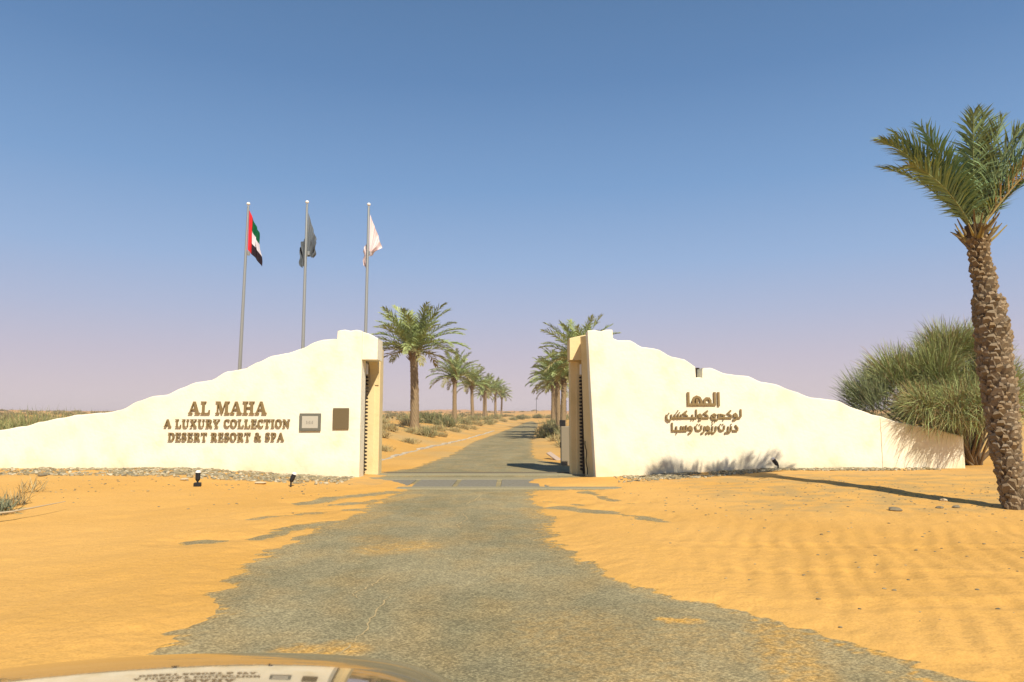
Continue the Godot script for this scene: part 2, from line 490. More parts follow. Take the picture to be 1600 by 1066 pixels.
# ------------------------------------------------------------------ walls
const TOP_L := [[-26.0, 0.5], [-20.0, 0.62], [-16.5, 0.85], [-14.6, 1.15], [-13.14, 1.24], [-12.5, 1.34], [-12.16, 1.44], [-11.6, 1.55], [-11.19, 1.63], [-10.5, 1.68], [-10.05, 1.76], [-9.65, 1.98], [-9.24, 2.11], [-8.9, 2.14], [-8.59, 2.30], [-8.18, 2.46], [-7.77, 2.53], [-7.37, 2.74], [-7.09, 2.79], [-6.9, 2.82], [-6.63, 2.97], [-6.22, 3.15], [-5.81, 3.23], [-5.45, 3.35], [-5.16, 3.50], [-4.91, 3.57], [-4.545, 3.60], [-4.535, 3.82], [-4.35, 3.835], [-4.2, 3.80], [-4.05, 3.83], [-3.9, 3.80]]
const TOP_R := [[1.97, 3.81], [2.15, 3.83], [2.3, 3.80], [2.45, 3.835], [2.615, 3.835], [2.625, 3.61], [2.75, 3.56], [3.08, 3.55], [3.37, 3.38], [3.74, 3.34], [4.15, 3.13], [4.48, 3.06], [4.745, 2.87], [4.755, 2.60], [4.925, 2.60], [4.935, 2.84], [5.14, 2.84], [5.55, 2.68], [6.12, 2.62], [6.45, 2.47], [6.78, 2.42], [7.27, 2.24], [7.72, 2.07], [8.33, 2.01], [8.89, 1.77], [9.38, 1.61], [10.03, 1.43], [10.6, 1.32], [11.57, 1.11]]

# a wall whose outline is a row of tops; edge_lean moves the foot of the gate end
func wall_mesh(top: Array, depth: float, lean_at_first: float, step: float) -> ArrayMesh:
	var xs := PackedFloat32Array()
	var ys := PackedFloat32Array()
	for i in top.size() - 1:
		var a: Array = top[i]
		var b: Array = top[i + 1]
		var n := maxi(1, roundi((b[0] - a[0]) / step))
		for k in n:
			var t := float(k) / n
			xs.append(lerpf(a[0], b[0], t))
			# rounded between the marks except at the steps
			var e: float = lerpf(t, smoothstep(0.0, 1.0, t), 0.55)
			ys.append(lerpf(a[1], b[1], e) + (noise_b.get_noise_2d(xs[-1] * 2.2, 5.0) * 0.012 if b[0] - a[0] > 0.05 else 0.0))
	xs.append(top[-1][0])
	ys.append(top[-1][1])
	var w := xs.size() + 4
	var rows := 30
	var prof := []   # the side from the front foot over the top to the back foot: [share of height, inset below the top, z]
	for r in rows: prof.append([float(r) / (rows - 1), 0.0, 0.0])
	var p := PackedVector3Array()
	var cols := PackedColorArray()
	var h := rows + 7
	for j in h:
		for q in w:
			var i := clampi(q - 2, 0, xs.size() - 1)
			var x := xs[i]
			var ty := ys[i]
			var y: float
			var z: float
			var r := 0.035
			if j < rows:
				y = lerpf(-0.4, ty - r, float(j) / (rows - 1))
				z = WALL_Z
			elif j < rows + 3:
				var a := (j - rows + 1) / 3.0 * PI / 2
				y = ty - r + r * sin(a)
				z = WALL_Z - r + r * cos(a)
			elif j < rows + 5:
				var a := (j - rows - 2) / 2.0 * PI / 2
				y = ty - r + r * cos(a)
				z = WALL_Z - depth + r - r * sin(a)
			elif j == rows + 5:
				y = ty * 0.5; z = WALL_Z - depth
			else:
				y = -0.4; z = WALL_Z - depth
			var f := 1.0 if z > WALL_Z - 0.03 else 0.3
			z += f * (noise_a.get_noise_2d(x * 0.35, y * 0.35) * 0.016 + noise_b.get_noise_2d(x * 1.0, y * 1.0) * 0.002)
			if q == 0 or q == w - 1: z = WALL_Z - depth * 0.5
			elif q == 1 or q == w - 2: z = lerpf(z, WALL_Z - depth * 0.5, 0.08)
			if lean_at_first != 0.0:
				x += lean_at_first * (1.0 - y / 3.8) * clampf((2.62 - x) / 0.65, 0.0, 1.0)
			if q == 0 or q == w - 1: y = minf(y, ty - r)
			p.append(Vector3(x, y, z))
			# splashed sand at the foot, runs of dust below the top, faint patches
			var foot := clampf(1.0 - (y - 0.15 - 0.25 * noise_a.get_noise_2d(x * 1.3, 4.0)) / 0.4, 0.0, 1.0)
			var run := clampf(noise_b.get_noise_2d(x * 2.2, 30.0 + y * 0.12) * 2.0 - 0.25, 0.0, 1.0) * clampf(1.0 - (ty - y) / (0.9 + 0.6 * noise_a.get_noise_1d(x * 3.0)), 0.0, 1.0)
			var patch := clampf(noise_a.get_noise_2d(x * 0.45 + 20.0, y * 0.6) * 1.6 - 0.1, 0.0, 1.0)
			cols.append(Color(1, 1, 1).lerp(Color(0.86, 0.70, 0.47), foot * 0.4).lerp(Color(0.80, 0.70, 0.52), run * 0.25).lerp(Color(0.93, 0.88, 0.74), patch * 0.4))
	return sheet(p, w, h, cols)

func block(lo: Vector3, hi: Vector3, bev := 0.02) -> ArrayMesh:
	var g := Geo.new()
	g.box(lo, hi, Color.WHITE, bev)
	return g.mesh()

# a cap stone with a sloping top: x0..x1, heights at both ends
func cap_mesh(x0: float, x1: float, y: float, t0: float, t1: float, z0: float, z1: float) -> ArrayMesh:
	var g := Geo.new()
	var n := 6
	var mid := Vector3((x0 + x1) / 2, (y + minf(t0, t1)) / 2, (z0 + z1) / 2)
	for k in n:
		var a := float(k) / n
		var b := (k + 1.0) / n
		var xa := lerpf(x0, x1, a); var xb := lerpf(x0, x1, b)
		var ya := lerpf(t0, t1, a) + 0.03 * sin(a * PI); var yb := lerpf(t0, t1, b) + 0.03 * sin(b * PI)
		g.out_quad(Vector3(xa, y, z0), Vector3(xb, y, z0), Vector3(xb, yb - 0.02, z0), Vector3(xa, ya - 0.02, z0), mid, Color.WHITE)
		g.out_quad(Vector3(xa, ya - 0.02, z0), Vector3(xb, yb - 0.02, z0), Vector3(xb, yb, z0 - 0.025), Vector3(xa, ya, z0 - 0.025), mid, Color.WHITE)
		g.out_quad(Vector3(xa, ya, z0 - 0.025), Vector3(xb, yb, z0 - 0.025), Vector3(xb, yb, z1), Vector3(xa, ya, z1), mid, Color.WHITE)
		g.out_quad(Vector3(xa, y, z1), Vector3(xb, y, z1), Vector3(xb, yb, z1), Vector3(xa, ya, z1), mid, Color.WHITE)
		g.out_quad(Vector3(xa, y, z0), Vector3(xb, y, z0), Vector3(xb, y, z1), Vector3(xa, y, z1), mid, Color.WHITE)
	for e in [[x0, t0], [x1, t1]]:
		g.out_quad(Vector3(e[0], y, z0), Vector3(e[0], y, z1), Vector3(e[0], e[1], z1), Vector3(e[0], e[1] - 0.01, z0), mid, Color.WHITE)
	return g.mesh()

func corbel_mesh(x0: float, x1: float, y_top: float, z_back: float, reach: float, drop: float) -> ArrayMesh:
	var g := Geo.new()
	var mid := Vector3((x0 + x1) / 2, y_top - drop * 0.3, z_back + reach * 0.3)
	var n := 6
	for k in n:
		var a := PI / 2 * k / n
		var b := PI / 2 * (k + 1) / n
		var pa := Vector2(z_back + reach * (1.0 - sin(a)), y_top - drop * (1.0 - cos(a)))
		var pb := Vector2(z_back + reach * (1.0 - sin(b)), y_top - drop * (1.0 - cos(b)))
		g.out_quad(Vector3(x0, pa.y, pa.x), Vector3(x1, pa.y, pa.x), Vector3(x1, pb.y, pb.x), Vector3(x0, pb.y, pb.x), mid, Color.WHITE)
		for x in [x0, x1]:
			g.out_tri(Vector3(x, y_top, z_back), Vector3(x, pa.y, pa.x), Vector3(x, pb.y, pb.x), mid, Color.WHITE)
	return g.mesh()

func build_walls() -> void:
	var l := thing("gate_wall", "cream plastered wall with stepped wavy top left of the road", "wall")
	part("wall_body", wall_mesh(TOP_L, 0.55, 0.0, 0.11), M.wall, l)
	part("pier_cap", cap_mesh(-3.898, -3.50, 3.06, 3.78, 3.60, -18.25, -18.95), M.wall, l)
	part("rear_jamb", block(Vector3(-5.0, -0.3, -19.8), Vector3(-3.745, 3.5, -19.27)), M.ochre, l)
	part("jamb_fillet", block(Vector3(-4.9, -0.3, -19.8), Vector3(-3.62, 3.45, -19.30), 0.015), M.ochre, l)
	part("corbel", corbel_mesh(-3.88, -3.64, 3.056, -19.266, 0.32, 0.62), M.ochre, l)
	var r := thing("gate_wall", "cream plastered wall with notched wavy top right of the road", "wall")
	part("wall_body", wall_mesh(TOP_R, 0.55, 0.17, 0.11), M.wall, r)
	var g := Geo.new()
	# the pier's gate side runs slightly askew and leans
	var a := [Vector3(2.16, -0.3, -18.752), Vector3(3.3, -0.3, -18.752), Vector3(3.3, -0.3, -19.02), Vector3(1.96, -0.3, -19.02)]
	var b := [Vector3(1.985, 3.74, -18.752), Vector3(2.58, 3.74, -18.752), Vector3(2.58, 3.74, -19.02), Vector3(1.86, 3.74, -19.02)]
	var mid := Vector3(2.6, 1.8, -19.2)
	for k in 4: g.out_quad(a[k], a[(k + 1) % 4], b[(k + 1) % 4], b[k], mid, Color.WHITE)
	g.out_quad(b[0], b[1], b[2], b[3], mid, Color.WHITE)
	part("pier_core", g.mesh(), M.ochre, r)
	part("pier_cap", cap_mesh(1.57, 2.5, 3.11, 3.70, 3.84, -19.023, -19.9), M.ochre, r)
	part("rear_jamb", block(Vector3(1.75, -0.3, -19.9), Vector3(3.2, 3.107, -19.33)), M.ochre, r)
	part("jamb_fillet", block(Vector3(1.60, -0.3, -19.9), Vector3(3.0, 3.105, -19.37), 0.015), M.ochre, r)
	# hairline joints in the plaster of the right wall
	for c in [[9.46, 0.15, 1.55]]:
		var q := Geo.new()
		for k in 8:
			var y0 := lerpf(c[1], c[2], k / 8.0)
			var y1 := lerpf(c[1], c[2], (k + 1) / 8.0)
			var x0: float = c[0] + noise_b.get_noise_1d(y0 * 9.0) * 0.01
			q.box(Vector3(x0, y0, WALL_Z + 0.002), Vector3(x0 + 0.012, y1, WALL_Z + 0.016))
		part("plaster_joint", q.mesh(), mat(Color(0.70, 0.62, 0.44), 0.95), r)
	# the gate leaves pushed back into the slots of the piers
	for s in 2:
		var sx := -1.0 if s == 0 else 1.0
		var ex := -3.955 if s == 0 else 1.90
		var zc := -19.02 if s == 0 else -19.18
		var t := thing("sliding_gate", "dark sliding gate leaf pushed back into the " + ("left" if s == 0 else "right") + " gate pier, toothed edge showing", "gate", Vector3(ex, 0.05, zc), 0.0, "sliding gate leaves in the piers")
		part("leaf", block(Vector3(minf(0, sx * 3.2), 0, -0.07), Vector3(maxf(0, sx * 3.2), 2.85, 0.07), 0.004), M.rust, t)
		var tooth := Geo.new()
		var n := 6
		for k in n:
			var a0 := PI * k / n - PI / 2
			var a1 := PI * (k + 1) / n - PI / 2
			var p0 := Vector2(cos(a0) * 0.075, sin(a0) * 0.032)
			var p1 := Vector2(cos(a1) * 0.075, sin(a1) * 0.032)
			var m0 := Vector3(-sx * 0.02, 0, 0)
			tooth.out_quad(Vector3(-sx * p0.x, p0.y, -0.06), Vector3(-sx * p1.x, p1.y, -0.06), Vector3(-sx * p1.x, p1.y, 0.06), Vector3(-sx * p0.x, p0.y, 0.06), m0, Color.WHITE)
			for zz in [-0.06, 0.06]:
				tooth.out_tri(Vector3(0, 0, zz), Vector3(-sx * p0.x, p0.y, zz), Vector3(-sx * p1.x, p1.y, zz), m0, Color.WHITE)
		var tm := tooth.mesh()
		for k in 27: part("tooth", tm, M.rust, t, Vector3(0, 0.12 + k * 0.095, 0))
		part("bracket", block(Vector3(-0.05, 2.66, -0.09), Vector3(0.05, 2.95, 0.09), 0.01), M.white, t)
	# cable hanging in the right slot
	var cb := Geo.new()
	var pts := PackedVector3Array()
	var rad := PackedFloat32Array()
	for k in 12:
		pts.append(Vector3(1.99 + 0.015 * sin(k * 1.1) - 0.004 * k, 0.06 + k * 0.08, -18.86))
		rad.append(0.014)
	cb.tube(pts, rad, 6, Color.WHITE)
	tag(part("cable", cb.mesh(), M.dark, self), "thin black cable hanging down the side of the right gate pier", "cable")

# ------------------------------------------------------------------ lettering and plaques
func build_letters() -> void:
	var font := SystemFont.new()
	font.font_names = PackedStringArray(["Droid Serif"])
	font.font_weight = 700
	var lat := thing("sign_lettering", "raised bronze Latin letters reading AL MAHA and two smaller lines on left wall", "sign", Vector3(-7.3, 1.0, WALL_Z))
	var shared := {}
	for row in [["AL MAHA", -8.31, -6.30, 1.655, 0.315, 0.16], ["A LUXURY COLLECTION", -8.92, -5.69, 1.315, 0.20, 0.10], ["DESERT RESORT & SPA", -8.80, -5.83, 0.975, 0.20, 0.09]]:
		var text: String = row[0]
		var total := 0.0
		var gaps := 0
		var ms := []
		for ch in text:
			if ch == " ":
				ms.append(null)
				total += row[4] * 0.45
				continue
			var key: String = ch + str(row[4])
			if not shared.has(key):
				var tm := TextMesh.new()
				tm.font = font
				tm.text = ch
				tm.font_size = 64
				tm.depth = 0.045
				tm.curve_step = 1.5
				tm.pixel_size = row[4] / (64.0 * 0.714)
				shared[key] = tm
			ms.append(shared[key])
			total += shared[key].get_aabb().size.x
			gaps += 1
		var span: float = row[2] - row[1]
		var gap := 0.022
		var sc: float = (span - gap * (gaps - 1)) / total
		var x: float = row[1]
		for m in ms:
			if m == null:
				x += row[4] * 0.45 * sc
				continue
			var bb: AABB = m.get_aabb()
			var o := part("letter", m, M.bronze, lat)
			o.scale = Vector3(sc, 1, 1)
			o.position = Vector3(x - bb.position.x * sc, row[3] + row[4] * 0.5 - (bb.position.y + bb.size.y * 0.5), WALL_Z + 0.045) - lat.position
			x += bb.size.x * sc + gap
	# the Arabic lines as strokes: points in 1/11.43 of a photo pixel laid out on the wall
	var arab := thing("sign_lettering", "raised bronze Arabic letters in three lines on right wall below the notch", "sign", Vector3(4.9, 1.0, WALL_Z))
	var big := 40.0
	var small := 26.0
	var L := [
		[big, [[1052, 168, 1052, 378]]],
		[big, [[985, 168, 985, 366, 515, 366, 515, 168], [905, 360, 905, 300, 880, 262, 838, 258, 806, 285, 800, 330, 812, 366], [742, 362, 742, 300, 712, 246, 662, 228, 618, 252, 598, 300, 598, 362], [664, 362, 664, 285]]],
		[small, [[1442, 465, 1442, 575, 1425, 600, 1385, 602]]],
		[small, [[1372, 600, 1370, 555, 1345, 528, 1318, 545, 1322, 578, 1370, 585], [1372, 585, 1366, 612, 1340, 634, 1308, 640]]],
		[small, [[1258, 482, 1208, 526, 1264, 562, 1268, 602, 1044, 602, 1046, 545], [1086, 545, 1152, 560, 1118, 600], [1044, 602, 1030, 626, 992, 640]], [[1128, 642]]],
		[small, [[1000, 556, 966, 536, 934, 556, 984, 588, 974, 622, 930, 624, 912, 590]], [[938, 668], [980, 668]]],
		[small, [[846, 486, 790, 526, 846, 564, 856, 602, 745, 602], [745, 602, 742, 566, 715, 540, 688, 556, 692, 592, 742, 596], [742, 596, 734, 626, 700, 644]]],
		[small, [[650, 470, 650, 602, 206, 602, 206, 556], [580, 558, 580, 602], [474, 490, 422, 530, 486, 566, 492, 602], [380, 556, 380, 602], [325, 550, 325, 602], [268, 556, 268, 602], [206, 602, 192, 640, 150, 652, 120, 620, 122, 560]], [[562, 640], [602, 640], [325, 478], [300, 514], [352, 514], [164, 522]]],
		[small, [[1345, 742, 1376, 785, 1370, 826, 1302, 828]]],
		[small, [[1266, 764, 1262, 818, 1240, 850, 1204, 860]], [[1266, 716]]],
		[small, [[1212, 768, 1206, 826, 1188, 856, 1160, 868]]],
		[small, [[1142, 752, 1136, 806, 1095, 828, 1056, 816, 1044, 762]], [[1076, 720], [1116, 720]]],
		[small, [[992, 764, 986, 828, 962, 858, 934, 870]]],
		[small, [[932, 764, 926, 822, 906, 852, 878, 868]], [[932, 714]]],
		[small, [[874, 812, 872, 776, 846, 754, 820, 770, 822, 802, 872, 810], [872, 810, 862, 846, 822, 876]]],
		[small, [[792, 764, 786, 828, 766, 862, 738, 876]]],
		[small, [[736, 752, 730, 806, 690, 828, 642, 820, 626, 762]], [[662, 722], [704, 722]]],
		[small, [[566, 815, 562, 778, 536, 756, 508, 772, 510, 808, 562, 812], [562, 812, 554, 848, 512, 880]]],
		[small, [[466, 748, 466, 830, 216, 830, 216, 702], [420, 764, 420, 830], [375, 760, 375, 830], [290, 766, 290, 830]], [[290, 880]]],
	]
	var u := 0.001444
	for letter in L:
		var g := Geo.new()
		var lift := 0.0
		var hw: float = letter[0] * 0.5 * u
		for s in letter[1]:
			var line := PackedVector2Array()
			for k in range(0, s.size(), 2): line.append(Vector2(3.795 + s[k] * u, 2.424 - s[k + 1] * u))
			lift += 0.0022
			for poly in Geometry2D.offset_polyline(line, hw, Geometry2D.JOIN_MITER, Geometry2D.END_SQUARE):
				if not Geometry2D.is_polygon_clockwise(poly): extrude(g, poly, WALL_Z + 0.015 - lift, WALL_Z + 0.05 + lift, arab.position)
		if letter.size() > 2:
			for d in letter[2]:
				var c := Vector2(3.795 + d[0] * u, 2.424 - d[1] * u)
				var e := hw * 0.95
				extrude(g, PackedVector2Array([c + Vector2(-e, 0), c + Vector2(0, -e), c + Vector2(e, 0), c + Vector2(0, e)]), WALL_Z + 0.015, WALL_Z + 0.05, arab.position)
		part("letter", g.mesh(), M.bronze, arab)
	# the two plaques right of the Latin letters
	var q := thing("wall_plaque", "grey framed plaque with pale panel on left wall beside the letters", "plaque", Vector3(-5.175, 1.44, WALL_Z + 0.02))
	part("frame", block(Vector3(-0.275, -0.225, 0), Vector3(0.275, 0.225, 0.035), 0.008), M.plaque_frame, q)
	part("panel", block(Vector3(-0.205, -0.155, 0.0355), Vector3(0.205, 0.155, 0.043), 0.003), M.plaque_face, q)
	for k in 5:
		part("engraved_mark", block(Vector3(-0.09 + k * 0.038, -0.05, 0.0433), Vector3(-0.075 + k * 0.038, 0.035 - 0.02 * (k % 2), 0.046), 0.0), M.plaque_mark, q)
	var q2 := thing("wall_plaque", "plain brown upright plaque on left wall nearest the gate opening", "plaque", Vector3(-4.39, 1.53, WALL_Z + 0.02))
	part("panel", block(Vector3(-0.205, -0.27, 0), Vector3(0.205, 0.27, 0.03), 0.006), M.plaque_brown, q2)

func extrude(g: Geo, poly: PackedVector2Array, z0: float, z1: float, off: Vector3) -> void:
	var idx := Geometry2D.triangulate_polygon(poly)
	for k in range(0, idx.size(), 3):
		var a := poly[idx[k]]; var b := poly[idx[k + 1]]; var c := poly[idx[k + 2]]
		g.out_tri(Vector3(a.x, a.y, z1) - off, Vector3(b.x, b.y, z1) - off, Vector3(c.x, c.y, z1) - off, Vector3(a.x, a.y, z0) - off, Color.WHITE)
	var n := poly.size()
	var ccw := not Geometry2D.is_polygon_clockwise(poly)
	for k in n:
		var a := poly[k]; var b := poly[(k + 1) % n]
		var p := [Vector3(a.x, a.y, z0) - off, Vector3(b.x, b.y, z0) - off, Vector3(b.x, b.y, z1) - off, Vector3(a.x, a.y, z1) - off]
		if ccw: g.quad(p[0], p[3], p[2], p[1], Color.WHITE)
		else: g.quad(p[0], p[1], p[2], p[3], Color.WHITE)

# ------------------------------------------------------------------ gate threshold, kerb, small street things
func build_threshold() -> void:
	var t := thing("cattle_grid", "strip of worn grey steel plates with sandy gaps across the road at the gate", "cattle grid", Vector3(-0.8, 0, -17.0))
	var x := -2.75
	for w in [1.28, 1.02, 1.0, 1.0, 1.1]:
		part("plate", block(Vector3(x, -0.04, -0.85), Vector3(x + w - 0.12, 0.018, 0.85), 0.004), M.plate, t, Vector3(0, noise_b.get_noise_1d(x * 30.0) * 0.006, 0))
		x += w
	for z in [[0.9, 1.3, 0.024], [-1.45, -0.9, 0.02], [-2.75, -2.25, 0.022]]:
		part("concrete_edge", block(Vector3(-3.3, -0.06, z[0]), Vector3(3.35, z[2], z[1]), 0.006), M.concrete, t)
	part("gate_rail", block(Vector3(-3.2, -0.03, -3.05), Vector3(2.9, 0.03, -3.01), 0.006), mat(Color(0.14, 0.12, 0.085), 0.9), t)
	var kerb := Node3D.new()
	kerb.name = "kerb"
	add_child(kerb)
	tag(kerb, "pale concrete kerb half buried in sand left of the road beyond the gate", "kerb", "", "structure")
	var path := [Vector2(-4.75, -22.6), Vector2(-4.45, -25.0), Vector2(-4.1, -31.0), Vector2(-3.6, -37.0), Vector2(-3.1, -43.0), Vector2(-2.5, -52.0), Vector2(-1.7, -66.0)]
	var stones := []
	for k in path.size() - 1:
		var n := roundi(path[k].distance_to(path[k + 1]) / 1.0)
		for i in n: stones.append([path[k].lerp(path[k + 1], (i + 0.5) / n), (path[k + 1] - path[k]).angle()])
	var sm := block(Vector3(-0.485, -0.25, -0.08), Vector3(0.485, 0.07, 0.08), 0.02)
	for s in stones:
		var p: Vector2 = s[0]
		part("kerb_stone", sm, M.kerb, kerb, Vector3(p.x, ground_y(p.x, p.y) - 0.015 + rng.randf_range(-0.045, 0.03), p.y), Vector3(rng.randf_range(-0.05, 0.05), -s[1] + rng.randf_range(-0.03, 0.03), rng.randf_range(-0.02, 0.02)))
	# control post behind the right pier
	var y := ground_y(1.72, -23.2)
	var c := thing("control_post", "tan square post with small black box on top behind right gate pier", "post", Vector3(1.76, y, -23.2))
	part("post", block(Vector3(-0.17, -0.1, -0.17), Vector3(0.17, 1.25, 0.17), 0.02), M.post, c)
	part("control_box", block(Vector3(-0.2, 1.253, -0.1), Vector3(-0.02, 1.45, 0.1), 0.01), M.dark, c)
	part("socket", block(Vector3(-0.186, 0.55, -0.06), Vector3(-0.172, 0.75, 0.06), 0.004), M.dark, c)
	var b := thing("fallen_board", "pale weathered board lying tilted on sand beside the tan post", "board", Vector3(1.5, ground_y(1.5, -25.5) + 0.1, -25.5))
	part("board", block(Vector3(-0.09, -0.02, -0.5), Vector3(0.09, 0.03, 0.5), 0.01), mat(Color(0.50, 0.38, 0.28), 0.9), b, Vector3.ZERO, Vector3(0.22, 0.35, 0.3))
	# three ground lamps in front of the walls
	var spots := [[-6.60, -15.0, 0.3, "black ground floodlight with white head left of the road, farthest from it"], [-4.86, -15.7, -0.5, "slim black ground floodlight tilted to the wall beside the left road edge"], [6.60, -17.7, 0.6, "black ground floodlight leaning over on the gravel at right wall"]]
	for k in 3:
		var s: Array = spots[k]
		var o := thing("ground_floodlight", s[3], "floodlight", Vector3(s[0], ground_y(s[0], s[1]), s[1]), s[2], "floodlights in front of the walls")
		var g := Geo.new()
		g.tube(PackedVector3Array([Vector3(0, -0.05, 0), Vector3(0.01 * k, 0.16, 0)]), PackedFloat32Array([0.022, 0.022]), 8, Color.WHITE)
		if k == 0: g.box(Vector3(-0.09, -0.02, -0.09), Vector3(0.09, 0.1, 0.09), Color.WHITE, 0.015)
		part("stake", g.mesh(), M.dark, o)
		var hd := Geo.new()
		var dir: Vector3 = [Vector3(0.0, 1, -0.1), Vector3(0.25, 1, -0.3), Vector3(-0.5, 1, -0.5)][k].normalized()
		hd.tube(PackedVector3Array([Vector3(0, 0.13, 0), Vector3(0, 0.13, 0) + dir * 0.05, Vector3(0, 0.13, 0) + dir * 0.22]), PackedFloat32Array([0.03, 0.06, 0.065]), 12, Color.WHITE)
		part("housing", hd.mesh(), M.dark, o)
		var ln := Geo.new()
		ln.tube(PackedVector3Array([Vector3(0, 0.13, 0) + dir * 0.221, Vector3(0, 0.13, 0) + dir * 0.25, Vector3(0, 0.13, 0) + dir * 0.285]), PackedFloat32Array([0.066, 0.066, 0.035]), 12, Color.WHITE)
		part("lens", ln.mesh(), M.white, o)
		o.scale = Vector3.ONE * 0.8

# ------------------------------------------------------------------ flags
func build_flags() -> void:
	var names := ["leftmost steel flagpole, carrying the red green white black flag", "middle steel flagpole, carrying the slate grey flag", "steel flagpole nearest the gate, carrying the pale pinkish flag"]
	var poles := [[-8.95, 8.60, -8.84], [-6.86, 8.66, -6.87], [-4.83, 8.58, -4.80]]
	for k in 3:
		var p: Array = poles[k]
		var o := thing("flagpole", names[k], "flagpole", Vector3(p[0], 0.1, -23.0), 0.0, "flagpoles behind the left wall")
		var g := Geo.new()
		var pts := PackedVector3Array()
		var rad := PackedFloat32Array()
		for i in 9:
			var t := i / 8.0
			pts.append(Vector3(lerpf(0.0, p[2] - p[0], t), (p[1] - 0.12) * t, 0))
			rad.append(lerpf(0.07, 0.038, t))
		g.tube(pts, rad, 14, Color.WHITE)
		part("pole", g.mesh(), M.steel, o)
		var f := SphereMesh.new()
		f.radius = 0.062
		f.height = 0.11
		f.radial_segments = 16
		f.rings = 8
		part("finial", f, M.white, o, Vector3(p[2] - p[0], p[1] - 0.04, 0))
		part("cleat", block(Vector3(0.06, 0, -0.03), Vector3(0.14, 0.14, 0.03), 0.01), M.steel, o, Vector3((p[2] - p[0]) * 0.75, 6.9 - 0.1, 0.0))
	# the cloths hang from their hoists and fold; corners: hoist top, fly top, hoist foot, fly foot
	var a := thing("flag", "red green white and black flag hanging limp from the leftmost flagpole", "flag", Vector3(-8.80, 8.45, -23.0), 0.0, "flags behind the left wall")
	for band in [["red_band", 0.0, 0.30, 0.0, 1.0, M.flag_red], ["green_band", 0.30, 1.0, 0.0, 0.36, M.flag_green], ["white_band", 0.30, 1.0, 0.36, 0.70, M.flag_white], ["black_band", 0.30, 1.0, 0.70, 1.0, M.flag_black]]:
		part(band[0], cloth(band[1], band[2], band[3], band[4], [Vector2(0, 0), Vector2(0.34, -0.80), Vector2(0.0, -1.36), Vector2(0.47, -1.88)], 0.10, 2.4, 1.0), band[5], a)
	var b := thing("flag", "slate grey flag bunched round the middle flagpole", "flag", Vector3(-6.82, 8.35, -23.0), 0.0, "flags behind the left wall")
	part("cloth", cloth(0.0, 1.0, 0.0, 1.0, [Vector2(0, 0), Vector2(0.33, -1.08), Vector2(-0.02, -1.5), Vector2(0.22, -1.5)], 0.12, 3.0, 2.0), M.flag_grey, b)
	part("folded_cloth", cloth(0.0, 1.0, 0.0, 1.0, [Vector2(-0.05, -0.75), Vector2(-0.30, -1.12), Vector2(-0.03, -1.80), Vector2(-0.22, -1.82)], 0.12, 2.5, 3.0, -0.12), M.flag_grey, b)
	var c := thing("flag", "pale pinkish white flag hanging from the flagpole nearest the gate", "flag", Vector3(-4.75, 8.30, -23.0), 0.0, "flags behind the left wall")
	part("cloth", cloth(0.0, 1.0, 0.0, 1.0, [Vector2(0, 0), Vector2(0.42, -1.08), Vector2(0.0, -1.45), Vector2(0.10, -1.38)], 0.12, 3.2, 4.0), M.flag_pale, c)
	part("folded_cloth", cloth(0.0, 1.0, 0.0, 1.0, [Vector2(-0.05, -0.8), Vector2(-0.22, -1.2), Vector2(-0.04, -1.85), Vector2(-0.22, -1.75)], 0.08, 2.0, 5.0, -0.12), M.flag_pale, c)

func cloth(s0: float, s1: float, t0: float, t1: float, q: Array, amp: float, folds: float, seed_: float, zoff := 0.0) -> ArrayMesh:
	var p := PackedVector3Array()
	var w := 22
	var h := 26
	for j in h:
		for i in w:
			var s := lerpf(s0, s1, i / (w - 1.0))
			var t := lerpf(t0, t1, j / (h - 1.0))
			var top: Vector2 = q[0].lerp(q[1], s)
			var foot: Vector2 = q[2].lerp(q[3], s)
			var c := top.lerp(foot, t)
			c += Vector2(0.02 * sin(t * 9.0 + seed_) * s, 0.035 * sin(s * 7.0 + t * 3.0 + seed_) * s)
			var z := amp * s * sin(s * folds * TAU + t * 2.2 + seed_) + amp * 0.5 * sin(t * 5.0 + s * 4.0 + seed_ * 2.0) * s
			p.append(Vector3(c.x, c.y, z + zoff))
	return sheet(p, w, h)

